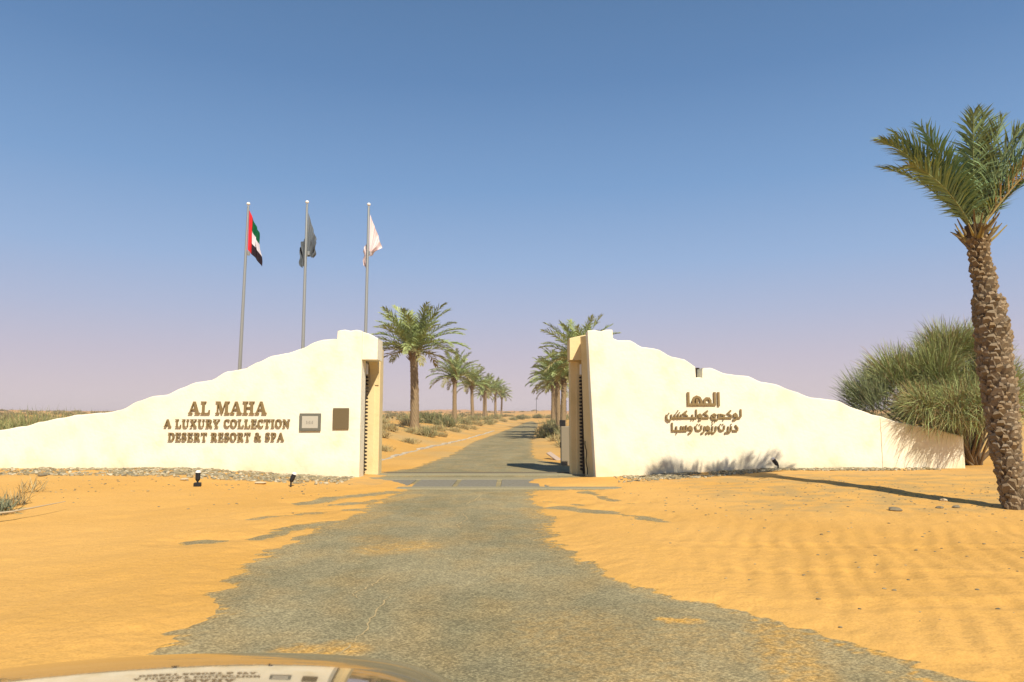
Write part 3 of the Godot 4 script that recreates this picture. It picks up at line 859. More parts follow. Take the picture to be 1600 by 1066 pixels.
# ------------------------------------------------------------------ palms
# one feathered frond growing from the origin along +x in the xy plane
func frond(length: float, rise: float, droop: float, pairs: int, leaf_len: float, leaf_w: float, tone: Color, tip: Color, r: RandomNumberGenerator, sweep := 0.0) -> ArrayMesh:
	var g := Geo.new()
	var n := 14
	var pts := PackedVector3Array()
	var rad := PackedFloat32Array()
	var p := Vector3.ZERO
	var twist := r.randf_range(-0.5, 0.5)
	for i in n + 1:
		var t := float(i) / n
		pts.append(p)
		rad.append(lerpf(0.035, 0.006, sqrt(t)) * (length / 2.6))
		var a := rise - droop * pow(t, 1.6)
		var b := sweep * t
		p += Vector3(cos(a) * cos(b), sin(a), cos(a) * sin(b)) * length / n
	g.tube(pts, rad, 5, Color(0.27, 0.26, 0.10).lerp(tone, 0.5))
	for k in pairs:
		var t := lerpf(0.13, 1.0, (k + r.randf_range(-0.3, 0.3)) / (pairs - 1.0))
		t = clampf(t, 0.1, 0.999)
		var fi := t * n
		var i0 := mini(int(fi), n - 1)
		var o := pts[i0].lerp(pts[i0 + 1], fi - i0)
		var tan := (pts[i0 + 1] - pts[i0]).normalized()
		var side := tan.cross(Vector3.UP).normalized()
		if side.length() < 0.1: side = Vector3(0, 0, 1)
		var up := side.cross(tan).normalized()
		var roll := twist * t
		var s2 := side * cos(roll) + up * sin(roll)
		var u2 := up * cos(roll) - side * sin(roll)
		var l := leaf_len * (0.45 + 0.75 * sin(PI * clampf(0.12 + t * 0.72, 0.0, 1.0))) * (1.0 if t < 0.85 else lerpf(1.0, 0.6, (t - 0.85) / 0.15))
		for sd in [-1.0, 1.0]:
			var beta := lerpf(1.15, 0.45, t) + r.randf_range(-0.16, 0.16)
			var gam := r.randf_range(0.1, 0.75)
			var out: Vector3 = s2 * sd * cos(gam) + u2 * sin(gam)
			var d := (tan * cos(beta) + out * sin(beta)).normalized()
			var ll := l * r.randf_range(0.8, 1.12)
			var m := o + d * ll * 0.5
			var e := o + (d + Vector3(0, -0.16 - 0.14 * r.randf(), 0)).normalized() * ll
			var wv := d.cross(u2).normalized() * leaf_w * 0.5
			var col := tone.lerp(tip, clampf(pow(t, 3.0) + r.randf_range(-0.15, 0.12), 0.0, 1.0)) * r.randf_range(0.75, 1.25)
			var wq := wv.rotated(d, r.randf_range(-0.8, 0.8))
			g.tri(o - wq * 0.5, m - wq, m + wq, col)
			g.tri(o - wq * 0.5, m + wq, o + wq * 0.5, col)
			g.tri(m - wq, e, m + wq, col * 1.05)
	return g.mesh()

# cut leaf stubs on a trunk: a wedge that leans outward
func stub_mesh(r: RandomNumberGenerator) -> ArrayMesh:
	var g := Geo.new()
	var w := 0.072 * r.randf_range(0.75, 1.25)
	var h := 0.055 * r.randf_range(0.8, 1.2)
	var d := 0.062 * r.randf_range(0.65, 1.35)
	var col := Color(0.33, 0.24, 0.135).lerp(Color(0.27, 0.22, 0.155), r.randf()) * r.randf_range(0.65, 1.25)
	var a := [Vector3(-w, -h * 1.2, 0), Vector3(w, -h * 1.2, 0), Vector3(w * 0.9, h * 0.7, 0), Vector3(-w * 0.9, h * 0.7, 0)]
	var b := [Vector3(-w * r.randf_range(0.3, 0.8), h * 0.5, d), Vector3(w * r.randf_range(0.3, 0.8), h * r.randf_range(0.4, 0.7), d * 0.9), Vector3(w * 0.45, h * r.randf_range(1.1, 1.6), d * 0.8), Vector3(-w * 0.4, h * r.randf_range(1.1, 1.6), d * 0.85)]
	var mid := Vector3(0, 0, d * 0.3)
	for k in 4: g.out_quad(a[k], a[(k + 1) % 4], b[(k + 1) % 4], b[k], mid, col * (0.7 if k == 0 else 1.0))
	g.out_quad(b[0], b[1], b[2], b[3], mid, col * 1.1)
	return g.mesh()

func trunk_mesh(axis: Array, col: Color, bump: float, rows_per_m: float) -> ArrayMesh:
	# axis rows: [x, y, radius]
	var p := PackedVector3Array()
	var c := PackedColorArray()
	var w := 28
	var total: float = axis[-1][1] - axis[0][1]
	var h := int(total * rows_per_m * 4.0)
	for j in h + 1:
		var y: float = axis[0][1] + total * j / h
		var k := 0
		while k < axis.size() - 2 and axis[k + 1][1] < y: k += 1
		var t: float = clampf((y - axis[k][1]) / (axis[k + 1][1] - axis[k][1]), 0.0, 1.0)
		var cx := lerpf(axis[k][0], axis[k + 1][0], t)
		var cr := lerpf(axis[k][2], axis[k + 1][2], t)
		for i in w:
			var a := TAU * i / w
			# diamond pattern of leaf scars
			var s := absf(sin(a * 5.0 + y * rows_per_m * PI)) * absf(sin(a * 5.0 - y * rows_per_m * PI))
			var rr := cr + bump * (s - 0.4) + noise_b.get_noise_3d(cos(a) * 3.0, y * 4.0, sin(a) * 3.0) * bump * 0.6
			p.append(Vector3(cx + cos(a) * rr, y, sin(a) * rr))
			c.append(col * (0.75 + 0.5 * s))
	return sheet(p, w, h + 1, c, false, true)

func build_near_palm() -> void:
	var r := RandomNumberGenerator.new()
	r.seed = 77
	var base := Vector3(8.24, 0.0, -11.78)
	base.y = ground_y(base.x, base.z) - 0.03
	var o := thing("date_palm", "tall date palm with rough leaning trunk in the right foreground", "palm tree", base)
	o.scale = Vector3.ONE * 0.955
	var axis := [[0.04, -0.1, 0.165], [0.0, 0.35, 0.175], [-0.06, 1.0, 0.20], [-0.11, 2.1, 0.235], [-0.15, 3.0, 0.235], [-0.19, 3.62, 0.215], [-0.22, 3.72, 0.155], [-0.26, 4.2, 0.14], [-0.30, 4.62, 0.15], [-0.32, 4.8, 0.18], [-0.32, 5.0, 0.17]]
	var tr := part("trunk", trunk_mesh(axis, Color(0.10, 0.07, 0.04), 0.02, 5.0), M.bark, o)
	var variants := []
	for k in 14: variants.append(stub_mesh(r))
	var rest := []
	var y := 0.02
	var row := 0
	var eye := (Vector3(0, 1.65, 0) - base).normalized()
	var shown := 0
	while y < 4.75:
		var k := 0
		while k < axis.size() - 2 and axis[k + 1][1] < y: k += 1
		var t: float = clampf((y - axis[k][1]) / (axis[k + 1][1] - axis[k][1]), 0.0, 1.0)
		var cx := lerpf(axis[k][0], axis[k + 1][0], t)
		var cr := lerpf(axis[k][2], axis[k + 1][2], t)
		var n := maxi(9, roundi(TAU * cr / 0.115))
		for i in n:
			var a := TAU * (i + 0.5 * (row % 2) + r.randf_range(-0.2, 0.2)) / n
			var nn := Vector3(sin(a), 0, cos(a))
			var pos := Vector3(cx, y + r.randf_range(-0.025, 0.025), 0) + nn * (cr - 0.015)
			var sc := r.randf_range(0.65, 1.15)
			if y > 4.2: sc *= 0.8
			var bs := Basis(Vector3.UP, a) * Basis(Vector3.RIGHT, r.randf_range(-0.35, 0.1)) * Basis(Vector3.FORWARD, r.randf_range(-0.3, 0.3))
			var v: ArrayMesh = variants[r.randi() % 14]
			if nn.dot(eye) > 0.02 and shown < 300:
				shown += 1
				var m := MeshInstance3D.new()
				m.mesh = v
				m.material_override = M.bark
				m.name = "leaf_base" if shown == 1 else "leaf_base_%03d" % (shown - 1)
				tr.add_child(m, true)
				m.transform = Transform3D(bs.scaled(Vector3.ONE * sc), pos)
			else:
				rest.append(Transform3D(bs.scaled(Vector3.ONE * sc), pos))
		y += 0.075
		row += 1
	var mm := MultiMesh.new()
	mm.transform_format = MultiMesh.TRANSFORM_3D
	mm.mesh = variants[0]
	mm.instance_count = rest.size()
	for k in rest.size(): mm.set_instance_transform(k, rest[k])
	var mi := MultiMeshInstance3D.new()
	mi.multimesh = mm
	mi.material_override = M.bark
	mi.name = "leaf_bases"
	tr.add_child(mi)
	mi.set_meta("kind", "stuff")
	# crown: azimuth (0 is +x, rising towards -z), rise, length, droop
	var top := Vector3(-0.32, 4.92, 0)
	var green := Color(0.175, 0.26, 0.125)
	var fresh := Color(0.25, 0.35, 0.19)
	var brown := Color(0.40, 0.29, 0.14)
	var list := [
		[190.0, 0.95, 2.4, 0.72, 0, 0.35], [183.0, 1.02, 2.25, 0.60, 0, 0.2], [198.0, 1.16, 2.1, 0.5, 1, 0.1], [207.0, 1.10, 1.8, 0.55, 0, 0.05],
		[238.0, 1.30, 2.0, 0.30, 0, 0.1], [256.0, 1.36, 1.98, 0.32, 1, 0.1], [276.0, 1.34, 1.85, 0.40, 0, 0.1], [300.0, 1.28, 1.75, 0.40, 0, 0.1],
		[340.0, 1.18, 2.2, 0.40, 1, 0.15], [352.0, 1.10, 2.4, 0.5, 0, 0.2], [328.0, 0.95, 2.3, 0.55, 2, 0.7], [5.0, 0.85, 2.4, 0.7, 0, 0.4], [316.0, 1.05, 2.2, 0.6, 0, 0.3],
		[30.0, 0.95, 1.6, 0.8, 0, 0.2],  [262.0, 1.38, 1.5, 0.3, 0, 0.2], [165.0, 1.0, 1.9, 0.7, 0, 0.3],
		[150.0, 1.25, 1.4, 0.5, 1, 0.1], [100.0, 1.3, 1.2, 0.4, 1, 0.1], [60.0, 1.3, 1.3, 0.4, 1, 0.1], [172.0, 1.12, 2.1, 0.55, 0, 0.2], [12.0, 1.0, 2.3, 0.6, 1, 0.2], [325.0, 1.25, 2.0, 0.4, 1, 0.1], [194.0, 1.07, 2.25, 0.6, 1, 0.2], [205.0, 0.84, 1.9, 0.85, 0, 0.4], [20.0, 1.2, 1.8, 0.5, 1, 0.1],
	]
	for f in list:
		var tone: Color = [green, fresh, brown][f[4]] * r.randf_range(0.85, 1.15)
		var m := frond(f[2], f[1], f[3], 62, 0.44, 0.027, tone, tone.lerp(brown, f[5] * 0.5), r, r.randf_range(-0.2, 0.2))
		var az := deg_to_rad(f[0])
		var e := part("frond", m, M.leaf, o, top + Vector3(cos(az), 0, -sin(az)) * 0.06, Vector3(0, az, 0))
		if f[4] == 2: e.set_meta("label", "dry brown frond")
	for k in 34:
		var az := r.randf() * TAU
		var el := r.randf_range(0.15, 1.15)
		var g := Geo.new()
		var d := Vector3(cos(az) * cos(el), sin(el), sin(az) * cos(el))
		var s := Vector3(-0.32, r.randf_range(4.65, 4.95), 0) + Vector3(cos(az), 0, sin(az)) * 0.17
		var l := r.randf_range(0.22, 0.45)
		g.tube(PackedVector3Array([s, s + d * l * 0.5, s + d * l + Vector3(0, 0.03, 0)]), PackedFloat32Array([0.032, 0.018, 0.008]), 5, (Color(0.27, 0.20, 0.10) if k % 3 else Color(0.40, 0.33, 0.13)) * r.randf_range(0.75, 1.1))
		part("cut_stalk", g.mesh(), M.bark, o)

func build_far_palms() -> void:
	var r := RandomNumberGenerator.new()
	r.seed = 5
	var protos := []
	for k in 3:
		var o := thing("date_palm", "", "palm tree")
		var axis := [[0.0, -0.3, 0.30], [0.03, 0.5, 0.265], [0.06, 2.5, 0.235], [0.04, 4.35, 0.215], [0.03, 4.6, 0.25], [0.03, 5.0, 0.27], [0.03, 5.25, 0.16]]
		part("trunk", trunk_mesh(axis, Color(0.36, 0.265, 0.15), 0.06, 3.0), M.bark, o)
		var st := Geo.new()
		for i in 40:
			var az := r.randf() * TAU
			var s := Vector3(0.03, r.randf_range(4.5, 5.2), 0) + Vector3(cos(az), 0, sin(az)) * 0.25
			st.tube(PackedVector3Array([s, s + Vector3(cos(az) * 0.22, 0.25, sin(az) * 0.22)]), PackedFloat32Array([0.05, 0.02]), 4, Color(0.28, 0.19, 0.08))
		part("cut_stalks", st.mesh(), M.bark, o).set_meta("kind", "stuff")
		var n: int = [46, 38, 42][k]
		for i in n:
			var layer := float(i) / n
			var az := i * 2.39996 + r.randf_range(-0.2, 0.2)
			var rise := lerpf(0.0, 1.3, pow(layer, 0.8)) + r.randf_range(-0.12, 0.12)
			var tone := Color(0.21, 0.28, 0.085).lerp(Color(0.34, 0.42, 0.17), r.randf()).lerp(Color(0.26, 0.20, 0.09), 0.7 if layer < 0.1 else 0.12 * r.randf())
			var m := frond(r.randf_range(2.9, 3.7), rise, lerpf(1.25, 0.45, layer), 40, 0.58, 0.06, tone, tone.lerp(Color(0.30, 0.27, 0.12), 0.35), r, r.randf_range(-0.25, 0.25))
			part("frond", m, M.leaf, o, Vector3(0.03, 5.1, 0), Vector3(0, az, 0))
		protos.append(o)
	# x, z, height scale, turn, which; the labels count on from the gate
	var left := [[-6.2, -45.0, 1.0, 0.4, 0], [-5.75, -71.0, 0.9, 2.0, 2], [-5.45, -99.0, 0.93, 3.6, 0], [-4.6, -122.0, 0.95, 5.0, 1], [-3.6, -152.0, 1.05, 1.2, 2], [-2.6, -175.0, 0.95, 4.1, 1], [-5.6, -140.0, 0.85, 0.9, 1]]
	var right := [[4.15, -44.0, 0.90, 1.1, 1], [4.0, -60.0, 0.82, 2.6, 2], [3.75, -52.0, 0.78, 4.0, 0], [4.6, -80.0, 0.95, 5.3, 1], [6.5, -105.0, 0.95, 0.2, 0]]
	var words := ["nearest and tallest date palm left of the road beyond the gate", "second date palm from the gate in the left row, thin trunk", "third date palm from the gate in the left row", "fourth date palm from the gate in the left row, mostly hidden", "fifth date palm from the gate in the left row", "farthest date palm at the end of the left row", "small far date palm standing behind the left row",
		"date palm rising behind the right gate pier", "second date palm of the right row, low crown touching its neighbours", "short bushy date palm in the right row, third from the pier", "next to last date palm of the right row behind the pier", "farthest date palm of the right row"]
	var all := left + right
	var used := [false, false, false]
	for k in all.size():
		var a: Array = all[k]
		var pr: Node3D = protos[a[4]]
		var o := pr
		if used[a[4]]: o = copy_of(pr, "date_palm", "", "")
		used[a[4]] = true
		o.position = Vector3(a[0], land(a[0], a[1]), a[1])
		o.rotation.y = a[3]
		var wide := a[2] * r.randf_range(0.94, 1.05) * (1.1 if k == 0 else 1.0) as float
		o.scale = Vector3(wide, a[2], wide)
		o.rotation.z = r.randf_range(-0.05, 0.05)
		tag(o, words[k], "palm tree", "date palms lining the road beyond the gate")

# ------------------------------------------------------------------ bushes
func ribbon(g: Geo, pts: PackedVector3Array, w: float, col: Color, r: RandomNumberGenerator) -> void:
	var d := (pts[-1] - pts[0]).normalized()
	var s := d.cross(Vector3(r.randf_range(-1, 1), r.randf_range(-1, 1), r.randf_range(-1, 1))).normalized() * w
	for i in pts.size() - 1:
		var a := 1.0 - 0.7 * i / (pts.size() - 1.0)
		var b := 1.0 - 0.7 * (i + 1) / (pts.size() - 1.0)
		g.tri(pts[i] - s * a, pts[i + 1] - s * b, pts[i] + s * a, col)
		if i < pts.size() - 2: g.tri(pts[i] + s * a, pts[i + 1] - s * b, pts[i + 1] + s * b, col)

func build_broom() -> void:
	var r := RandomNumberGenerator.new()
	r.seed = 31
	var root := Vector3(12.6, 0.15, -19.6)
	var o := thing("broom_bush", "large wispy green broom bush spilling over the low end of right wall", "bush", root)
	var wood := Geo.new()
	# clumps: centre, radius, count, colour share
	var clumps := [
		[Vector3(9.9, 2.15, -19.6), 0.85, 620, 0.0], [Vector3(10.7, 2.75, -19.7), 0.95, 900, 0.3], [Vector3(11.6, 2.9, -19.4), 1.0, 900, 0.35], [Vector3(12.2, 3.55, -19.7), 0.85, 800, 0.5], [Vector3(12.9, 3.5, -19.6), 0.85, 800, 0.5],
		[Vector3(11.0, 1.9, -19.0), 0.9, 900, 0.7], [Vector3(12.0, 1.9, -18.7), 1.0, 1000, 0.7], [Vector3(11.1, 1.85, -17.8), 0.7, 520, 1.0], [Vector3(11.75, 1.8, -17.65), 0.75, 620, 1.0], [Vector3(10.5, 1.95, -18.0), 0.55, 320, 1.0], [Vector3(12.2, 2.0, -17.7), 0.6, 380, 0.9], [Vector3(13.0, 2.5, -19.2), 1.1, 900, 0.5], [Vector3(13.6, 2.2, -19.6), 0.8, 400, 0.4], [Vector3(13.2, 1.5, -19.4), 0.8, 350, 0.6], [Vector3(12.4, 2.6, -20.4), 1.2, 600, 0.3],
	]
	for q in clumps:
		var cl := Geo.new()
		var c: Vector3 = q[0] - root
		var rad: float = q[1]
		# a few bare limbs from the root to the clump
		for k in 8:
			var e := c + Vector3(r.randf_range(-0.5, 0.5), r.randf_range(-0.5, 0.3), r.randf_range(-0.5, 0.5)) * rad
			var m := Vector3(e.x * r.randf_range(0.3, 0.6), e.y * 0.45, e.z * 0.4) + Vector3(0, -0.1, 0)
			wood.tube(PackedVector3Array([Vector3(r.randf_range(-0.25, 0.25), -0.1, r.randf_range(-0.2, 0.2)), m, e]), PackedFloat32Array([0.045, 0.028, 0.01]), 5, Color(0.24, 0.18, 0.11) * r.randf_range(0.7, 1.1))
		for k in int(q[2] * 2.3):
			var d := Vector3(r.randfn(), r.randfn() * 0.8, r.randfn()).normalized()
			var s: Vector3 = c + d * rad * pow(r.randf(), 0.5) * 0.62 + Vector3(0, -0.12, 0)
			var hang: float = q[3] * r.randf()
			var dir := (d * 0.45 + Vector3(c.x * 0.16, 0.85 - hang * 1.15, 0.10 + 0.25 * hang) + Vector3(r.randfn(), r.randfn(), r.randfn()) * 0.21).normalized()
			var l := r.randf_range(0.35, 0.85) * (0.7 + 0.4 * rad)
			var droop := r.randf_range(0.05, 0.35) + hang * 0.5
			var p0 := s
			var p1 := s + dir * l * 0.4
			var p2 := s + dir * l * 0.75 + Vector3(0, -droop * l * 0.22, 0)
			var p3 := s + dir * l + Vector3(0, -droop * l * 0.55, 0)
			if p3.x + root.x > 11.45 and minf(p0.y, p3.y) + root.y < 1.2 + 0.3 * r.randf(): continue
			if minf(p0.y, p3.y) + root.y < 0.75: continue
			var col := Color(0.255, 0.30, 0.095).lerp(Color(0.39, 0.44, 0.19), r.randf())
			if r.randf() < 0.14 + 0.22 * q[3]: col = Color(0.33, 0.24, 0.11)
			if q[3] == 0.0: col = col.lerp(Color(0.17, 0.20, 0.14), 0.5)
			ribbon(cl, PackedVector3Array([p0, p1, p2, p3]), r.randf_range(0.0045, 0.0085), col * r.randf_range(0.8, 1.15), r)
		part("twig_clump", cl.mesh(), M.twig, o)
	part("branches", wood.mesh(), M.bark, o)

# a tuft of thin stems, used for the desert scrub
func scrub_mesh(r: RandomNumberGenerator, n: int, rad: float, h: float, w: float, c0: Color, c1: Color, dry: float) -> ArrayMesh:
	var g := Geo.new()
	for k in n:
		var az := r.randf() * TAU
		var el := r.randf_range(0.15, 1.5)
		var d := Vector3(cos(az) * cos(el), sin(el), sin(az) * cos(el))
		var off := Vector3(r.randfn(), 0, r.randfn()) * rad * 0.33
		var l := r.randf_range(0.5, 1.0)
		var s := off + Vector3(d.x * rad, d.y * h, d.z * rad) * r.randf_range(0.0, 0.45)
		var e := off + Vector3(d.x * rad, d.y * h, d.z * rad) * l + Vector3(r.randfn(), r.randfn(), r.randfn()) * 0.06
		var m := (s + e) * 0.5 + Vector3(0, h * 0.08, 0)
		var col := c0.lerp(c1, r.randf())
		if r.randf() < dry: col = Color(0.38, 0.29, 0.14)
		ribbon(g, PackedVector3Array([s, m, e]), w * r.randf_range(0.7, 1.3), col * r.randf_range(0.75, 1.2), r)
	return g.mesh()

func build_scrub() -> void:
	var r := RandomNumberGenerator.new()
	r.seed = 12
	var olive := Color(0.22, 0.215, 0.09)
	var sage := Color(0.33, 0.31, 0.155)
	var straw := Color(0.50, 0.40, 0.17)
	var meshes := [scrub_mesh(r, 700, 0.7, 0.7, 0.012, olive, sage, 0.25), scrub_mesh(r, 600, 0.55, 0.5, 0.012, sage, straw, 0.5), scrub_mesh(r, 600, 0.6, 0.55, 0.012, straw, sage, 0.5), scrub_mesh(r, 800, 0.8, 0.85, 0.014, Color(0.13, 0.14, 0.065), olive, 0.1)]
	var looks := ["low olive green desert shrub", "small dry sage coloured shrub", "straw yellow tuft of dry grass", "dark green bushy desert shrub"]
	# left and right of the road beyond the gate: x, z, size, kind
	var left := [[-6.2, -27.5, 1.0, 1], [-5.2, -28.5, 0.8, 2], [-7.6, -30.0, 1.3, 0], [-6.4, -34.0, 1.2, 1], [-5.0, -34.5, 0.9, 2], [-8.6, -36.0, 1.5, 0], [-7.0, -40.0, 1.2, 2], [-6.0, -42.5, 1.1, 2], [-5.2, -43.0, 1.2, 0], [-4.6, -45.5, 1.0, 2], [-9.5, -46.0, 1.6, 0], [-7.3, -50.0, 1.4, 1], [-5.4, -52.0, 1.3, 2], [-4.5, -55.0, 1.2, 1], [-6.6, -62.0, 1.9, 3], [-5.6, -60.0, 1.5, 3], [-8.2, -64.0, 1.8, 3], [-4.3, -63.0, 1.3, 2], [-3.7, -66.0, 1.1, 1], [-9.8, -70.0, 1.8, 0], [-4.9, -74.0, 1.5, 0], [-3.8, -78.0, 1.4, 2], [-6.9, -82.0, 1.8, 0], [-3.0, -86.0, 1.4, 0], [-5.0, -92.0, 1.7, 0], [-2.6, -97.0, 1.4, 2], [-3.6, -104.0, 1.6, 0], [-1.4, -110.0, 1.5, 1], [-2.8, -118.0, 1.8, 0], [0.2, -130.0, 1.5, 0], [1.6, -146.0, 1.6, 3], [3.2, -160.0, 1.8, 0], [-10.5, -55.0, 1.7, 2], [-12.0, -62.0, 1.8, 0], [-7.8, -33.0, 1.1, 2]]
	var right := [[2.9, -30.0, 1.2, 1], [3.4, -33.0, 1.5, 0], [2.6, -34.0, 0.9, 2], [3.0, -37.0, 1.4, 1], [2.7, -41.0, 1.2, 2], [3.6, -44.0, 1.5, 0], [2.5, -48.0, 1.2, 3], [3.2, -53.0, 1.4, 0], [3.0, -58.0, 1.3, 3], [3.9, -66.0, 1.5, 0], [4.6, -76.0, 1.5, 3], [5.6, -88.0, 1.6, 0], [7.2, -102.0, 1.8, 0], [8.6, -118.0, 1.7, 3], [6.2, -170.0, 2.0, 3], [9.5, -180.0, 2.0, 0]]
	var made := {}
	var nth := ["nearest", "second nearest", "third nearest", "fourth nearest", "fifth nearest", "sixth nearest", "seventh nearest", "eighth nearest", "ninth nearest", "tenth nearest", "eleventh nearest", "twelfth nearest", "thirteenth nearest", "fourteenth nearest", "fifteenth nearest"]
	for side in 2:
		var rows: Array = left if side == 0 else right
		rows.sort_custom(func(a, b): return a[1] > b[1])
		var seen := [0, 0, 0, 0]
		for s in rows:
			var key := "%d" % s[3]
			var label: String = looks[s[3]] + ", " + nth[seen[s[3]]] + (" such left of the road" if side == 0 else " such right of the road")
			seen[s[3]] += 1
			var group: String = "scrub left of the road" if side == 0 else "scrub right of the road"
			var o: Node3D
			if made.has(key): o = copy_of(made[key], "desert_shrub", label, group)
			else:
				o = thing("desert_shrub", label, "shrub", Vector3.ZERO, 0.0, group)
				part("stems", meshes[s[3]], M.twig, o)
				made[key] = o
			o.position = Vector3(s[0], land(s[0], s[1]) - 0.02, s[1])
			o.rotation.y = r.randf() * TAU
			o.scale = Vector3(s[2], s[2] * r.randf_range(0.75, 1.0), s[2])
	# bushes behind the low left end of the left wall
	var bm := scrub_mesh(r, 2200, 1.3, 1.35, 0.011, Color(0.20, 0.205, 0.075), Color(0.30, 0.30, 0.13), 0.2)
	var bl := [[-18.6, -24.6, 1.15, "broad olive bush behind left wall at the picture's edge"], [-16.9, -23.8, 1.05, "olive bush in the middle behind the low left wall"], [-15.5, -23.3, 1.25, "taller olive bush rising over the low left wall, right of its neighbours"], [-20.6, -25.5, 1.2, "farthest left olive bush behind the low wall"]]
	var first: Node3D
	for k in bl.size():
		var b: Array = bl[k]
		var o: Node3D
		if first: o = copy_of(first, "olive_bush", b[3], "bushes behind the left wall")
		else:
			o = thing("olive_bush", b[3], "bush", Vector3.ZERO, 0.0, "bushes behind the left wall")
			part("stems", bm, M.twig, o)
			first = o
		o.position = Vector3(b[0], land(b[0], b[1]), b[1])
		o.rotation.y = k * 1.7
		o.scale = Vector3(b[2] * 1.25, b[2], b[2])
	# small plants in the left foreground
	var fg := [[-8.1, -11.3, 0.30, 0.30, 260, Color(0.13, 0.15, 0.09), Color(0.22, 0.24, 0.15), 0.1, "small grey green plant in the sand at the far left"], [-8.4, -12.1, 0.24, 0.34, 110, Color(0.20, 0.19, 0.12), Color(0.30, 0.26, 0.15), 0.4, "sparse half dry plant behind the grey green one at the left"], [-9.1, -13.5, 0.30, 0.38, 60, Color(0.33, 0.28, 0.16), Color(0.38, 0.32, 0.17), 0.6, "thin bare twiggy plant, rearmost of three at the left"]]
	for f in fg:
		var o := thing("desert_plant", f[8], "plant", Vector3(f[0], ground_y(f[0], f[1]), f[1]), 0.0, "small plants in the left foreground")
		part("stems", scrub_mesh(r, f[4], f[2], f[3], 0.008, f[5], f[6], f[7]), M.twig, o)
	# fallen bare branch at the left edge
	var br := thing("dry_branch", "long bare dead branch lying on the sand at the left edge", "branch", Vector3(-7.85, ground_y(-7.85, -10.5) + 0.05, -10.5))
	var g := Geo.new()
	var tone := Color(0.47, 0.38, 0.24)
	g.tube(PackedVector3Array([Vector3(-1.5, 0.04, 2.0), Vector3(-0.6, 0.06, 1.1), Vector3(0.0, 0.1, 0.55), Vector3(0.4, 0.09, -0.2), Vector3(0.62, 0.13, -1.1)]), PackedFloat32Array([0.03, 0.026, 0.022, 0.016, 0.006]), 6, tone)
	part("limb", g.mesh(), M.twig, br)
	for t in [[Vector3(-0.6, 0.06, 1.1), Vector3(0.1, 0.03, 1.0), Vector3(0.75, 0.03, 0.75)], [Vector3(-0.9, 0.05, 1.4), Vector3(-0.2, 0.03, 1.35), Vector3(0.25, 0.03, 1.2)], [Vector3(0.0, 0.1, 0.55), Vector3(-0.15, 0.16, 0.0), Vector3(-0.1, 0.22, -0.5)]]:
		var q := Geo.new()
		q.tube(PackedVector3Array(t), PackedFloat32Array([0.014, 0.010, 0.004]), 5, tone * 0.85)
		part("side_twig", q.mesh(), M.twig, br)

# ------------------------------------------------------------------ stones
func stone_mesh(r: RandomNumberGenerator) -> ArrayMesh:
	var g := Geo.new()
	var p := PackedVector3Array()
	var rings := 4
	var sides := 7
	for j in rings + 1:
		for i in sides:
			var a := TAU * i / sides
			var b := PI * j / rings - PI / 2
			p.append(Vector3(cos(a) * cos(b), sin(b) * 0.62, sin(a) * cos(b)) * (r.randf_range(0.75, 1.1) if j > 0 and j < rings else 0.9))
	for j in rings:
		for i in sides:
			var l := (i + 1) % sides
			g.out_tri(p[j * sides + i], p[j * sides + l], p[(j + 1) * sides + l], Vector3.ZERO, Color.WHITE)
			g.out_tri(p[j * sides + i], p[(j + 1) * sides + l], p[(j + 1) * sides + i], Vector3.ZERO, Color.WHITE)
	return g.mesh()

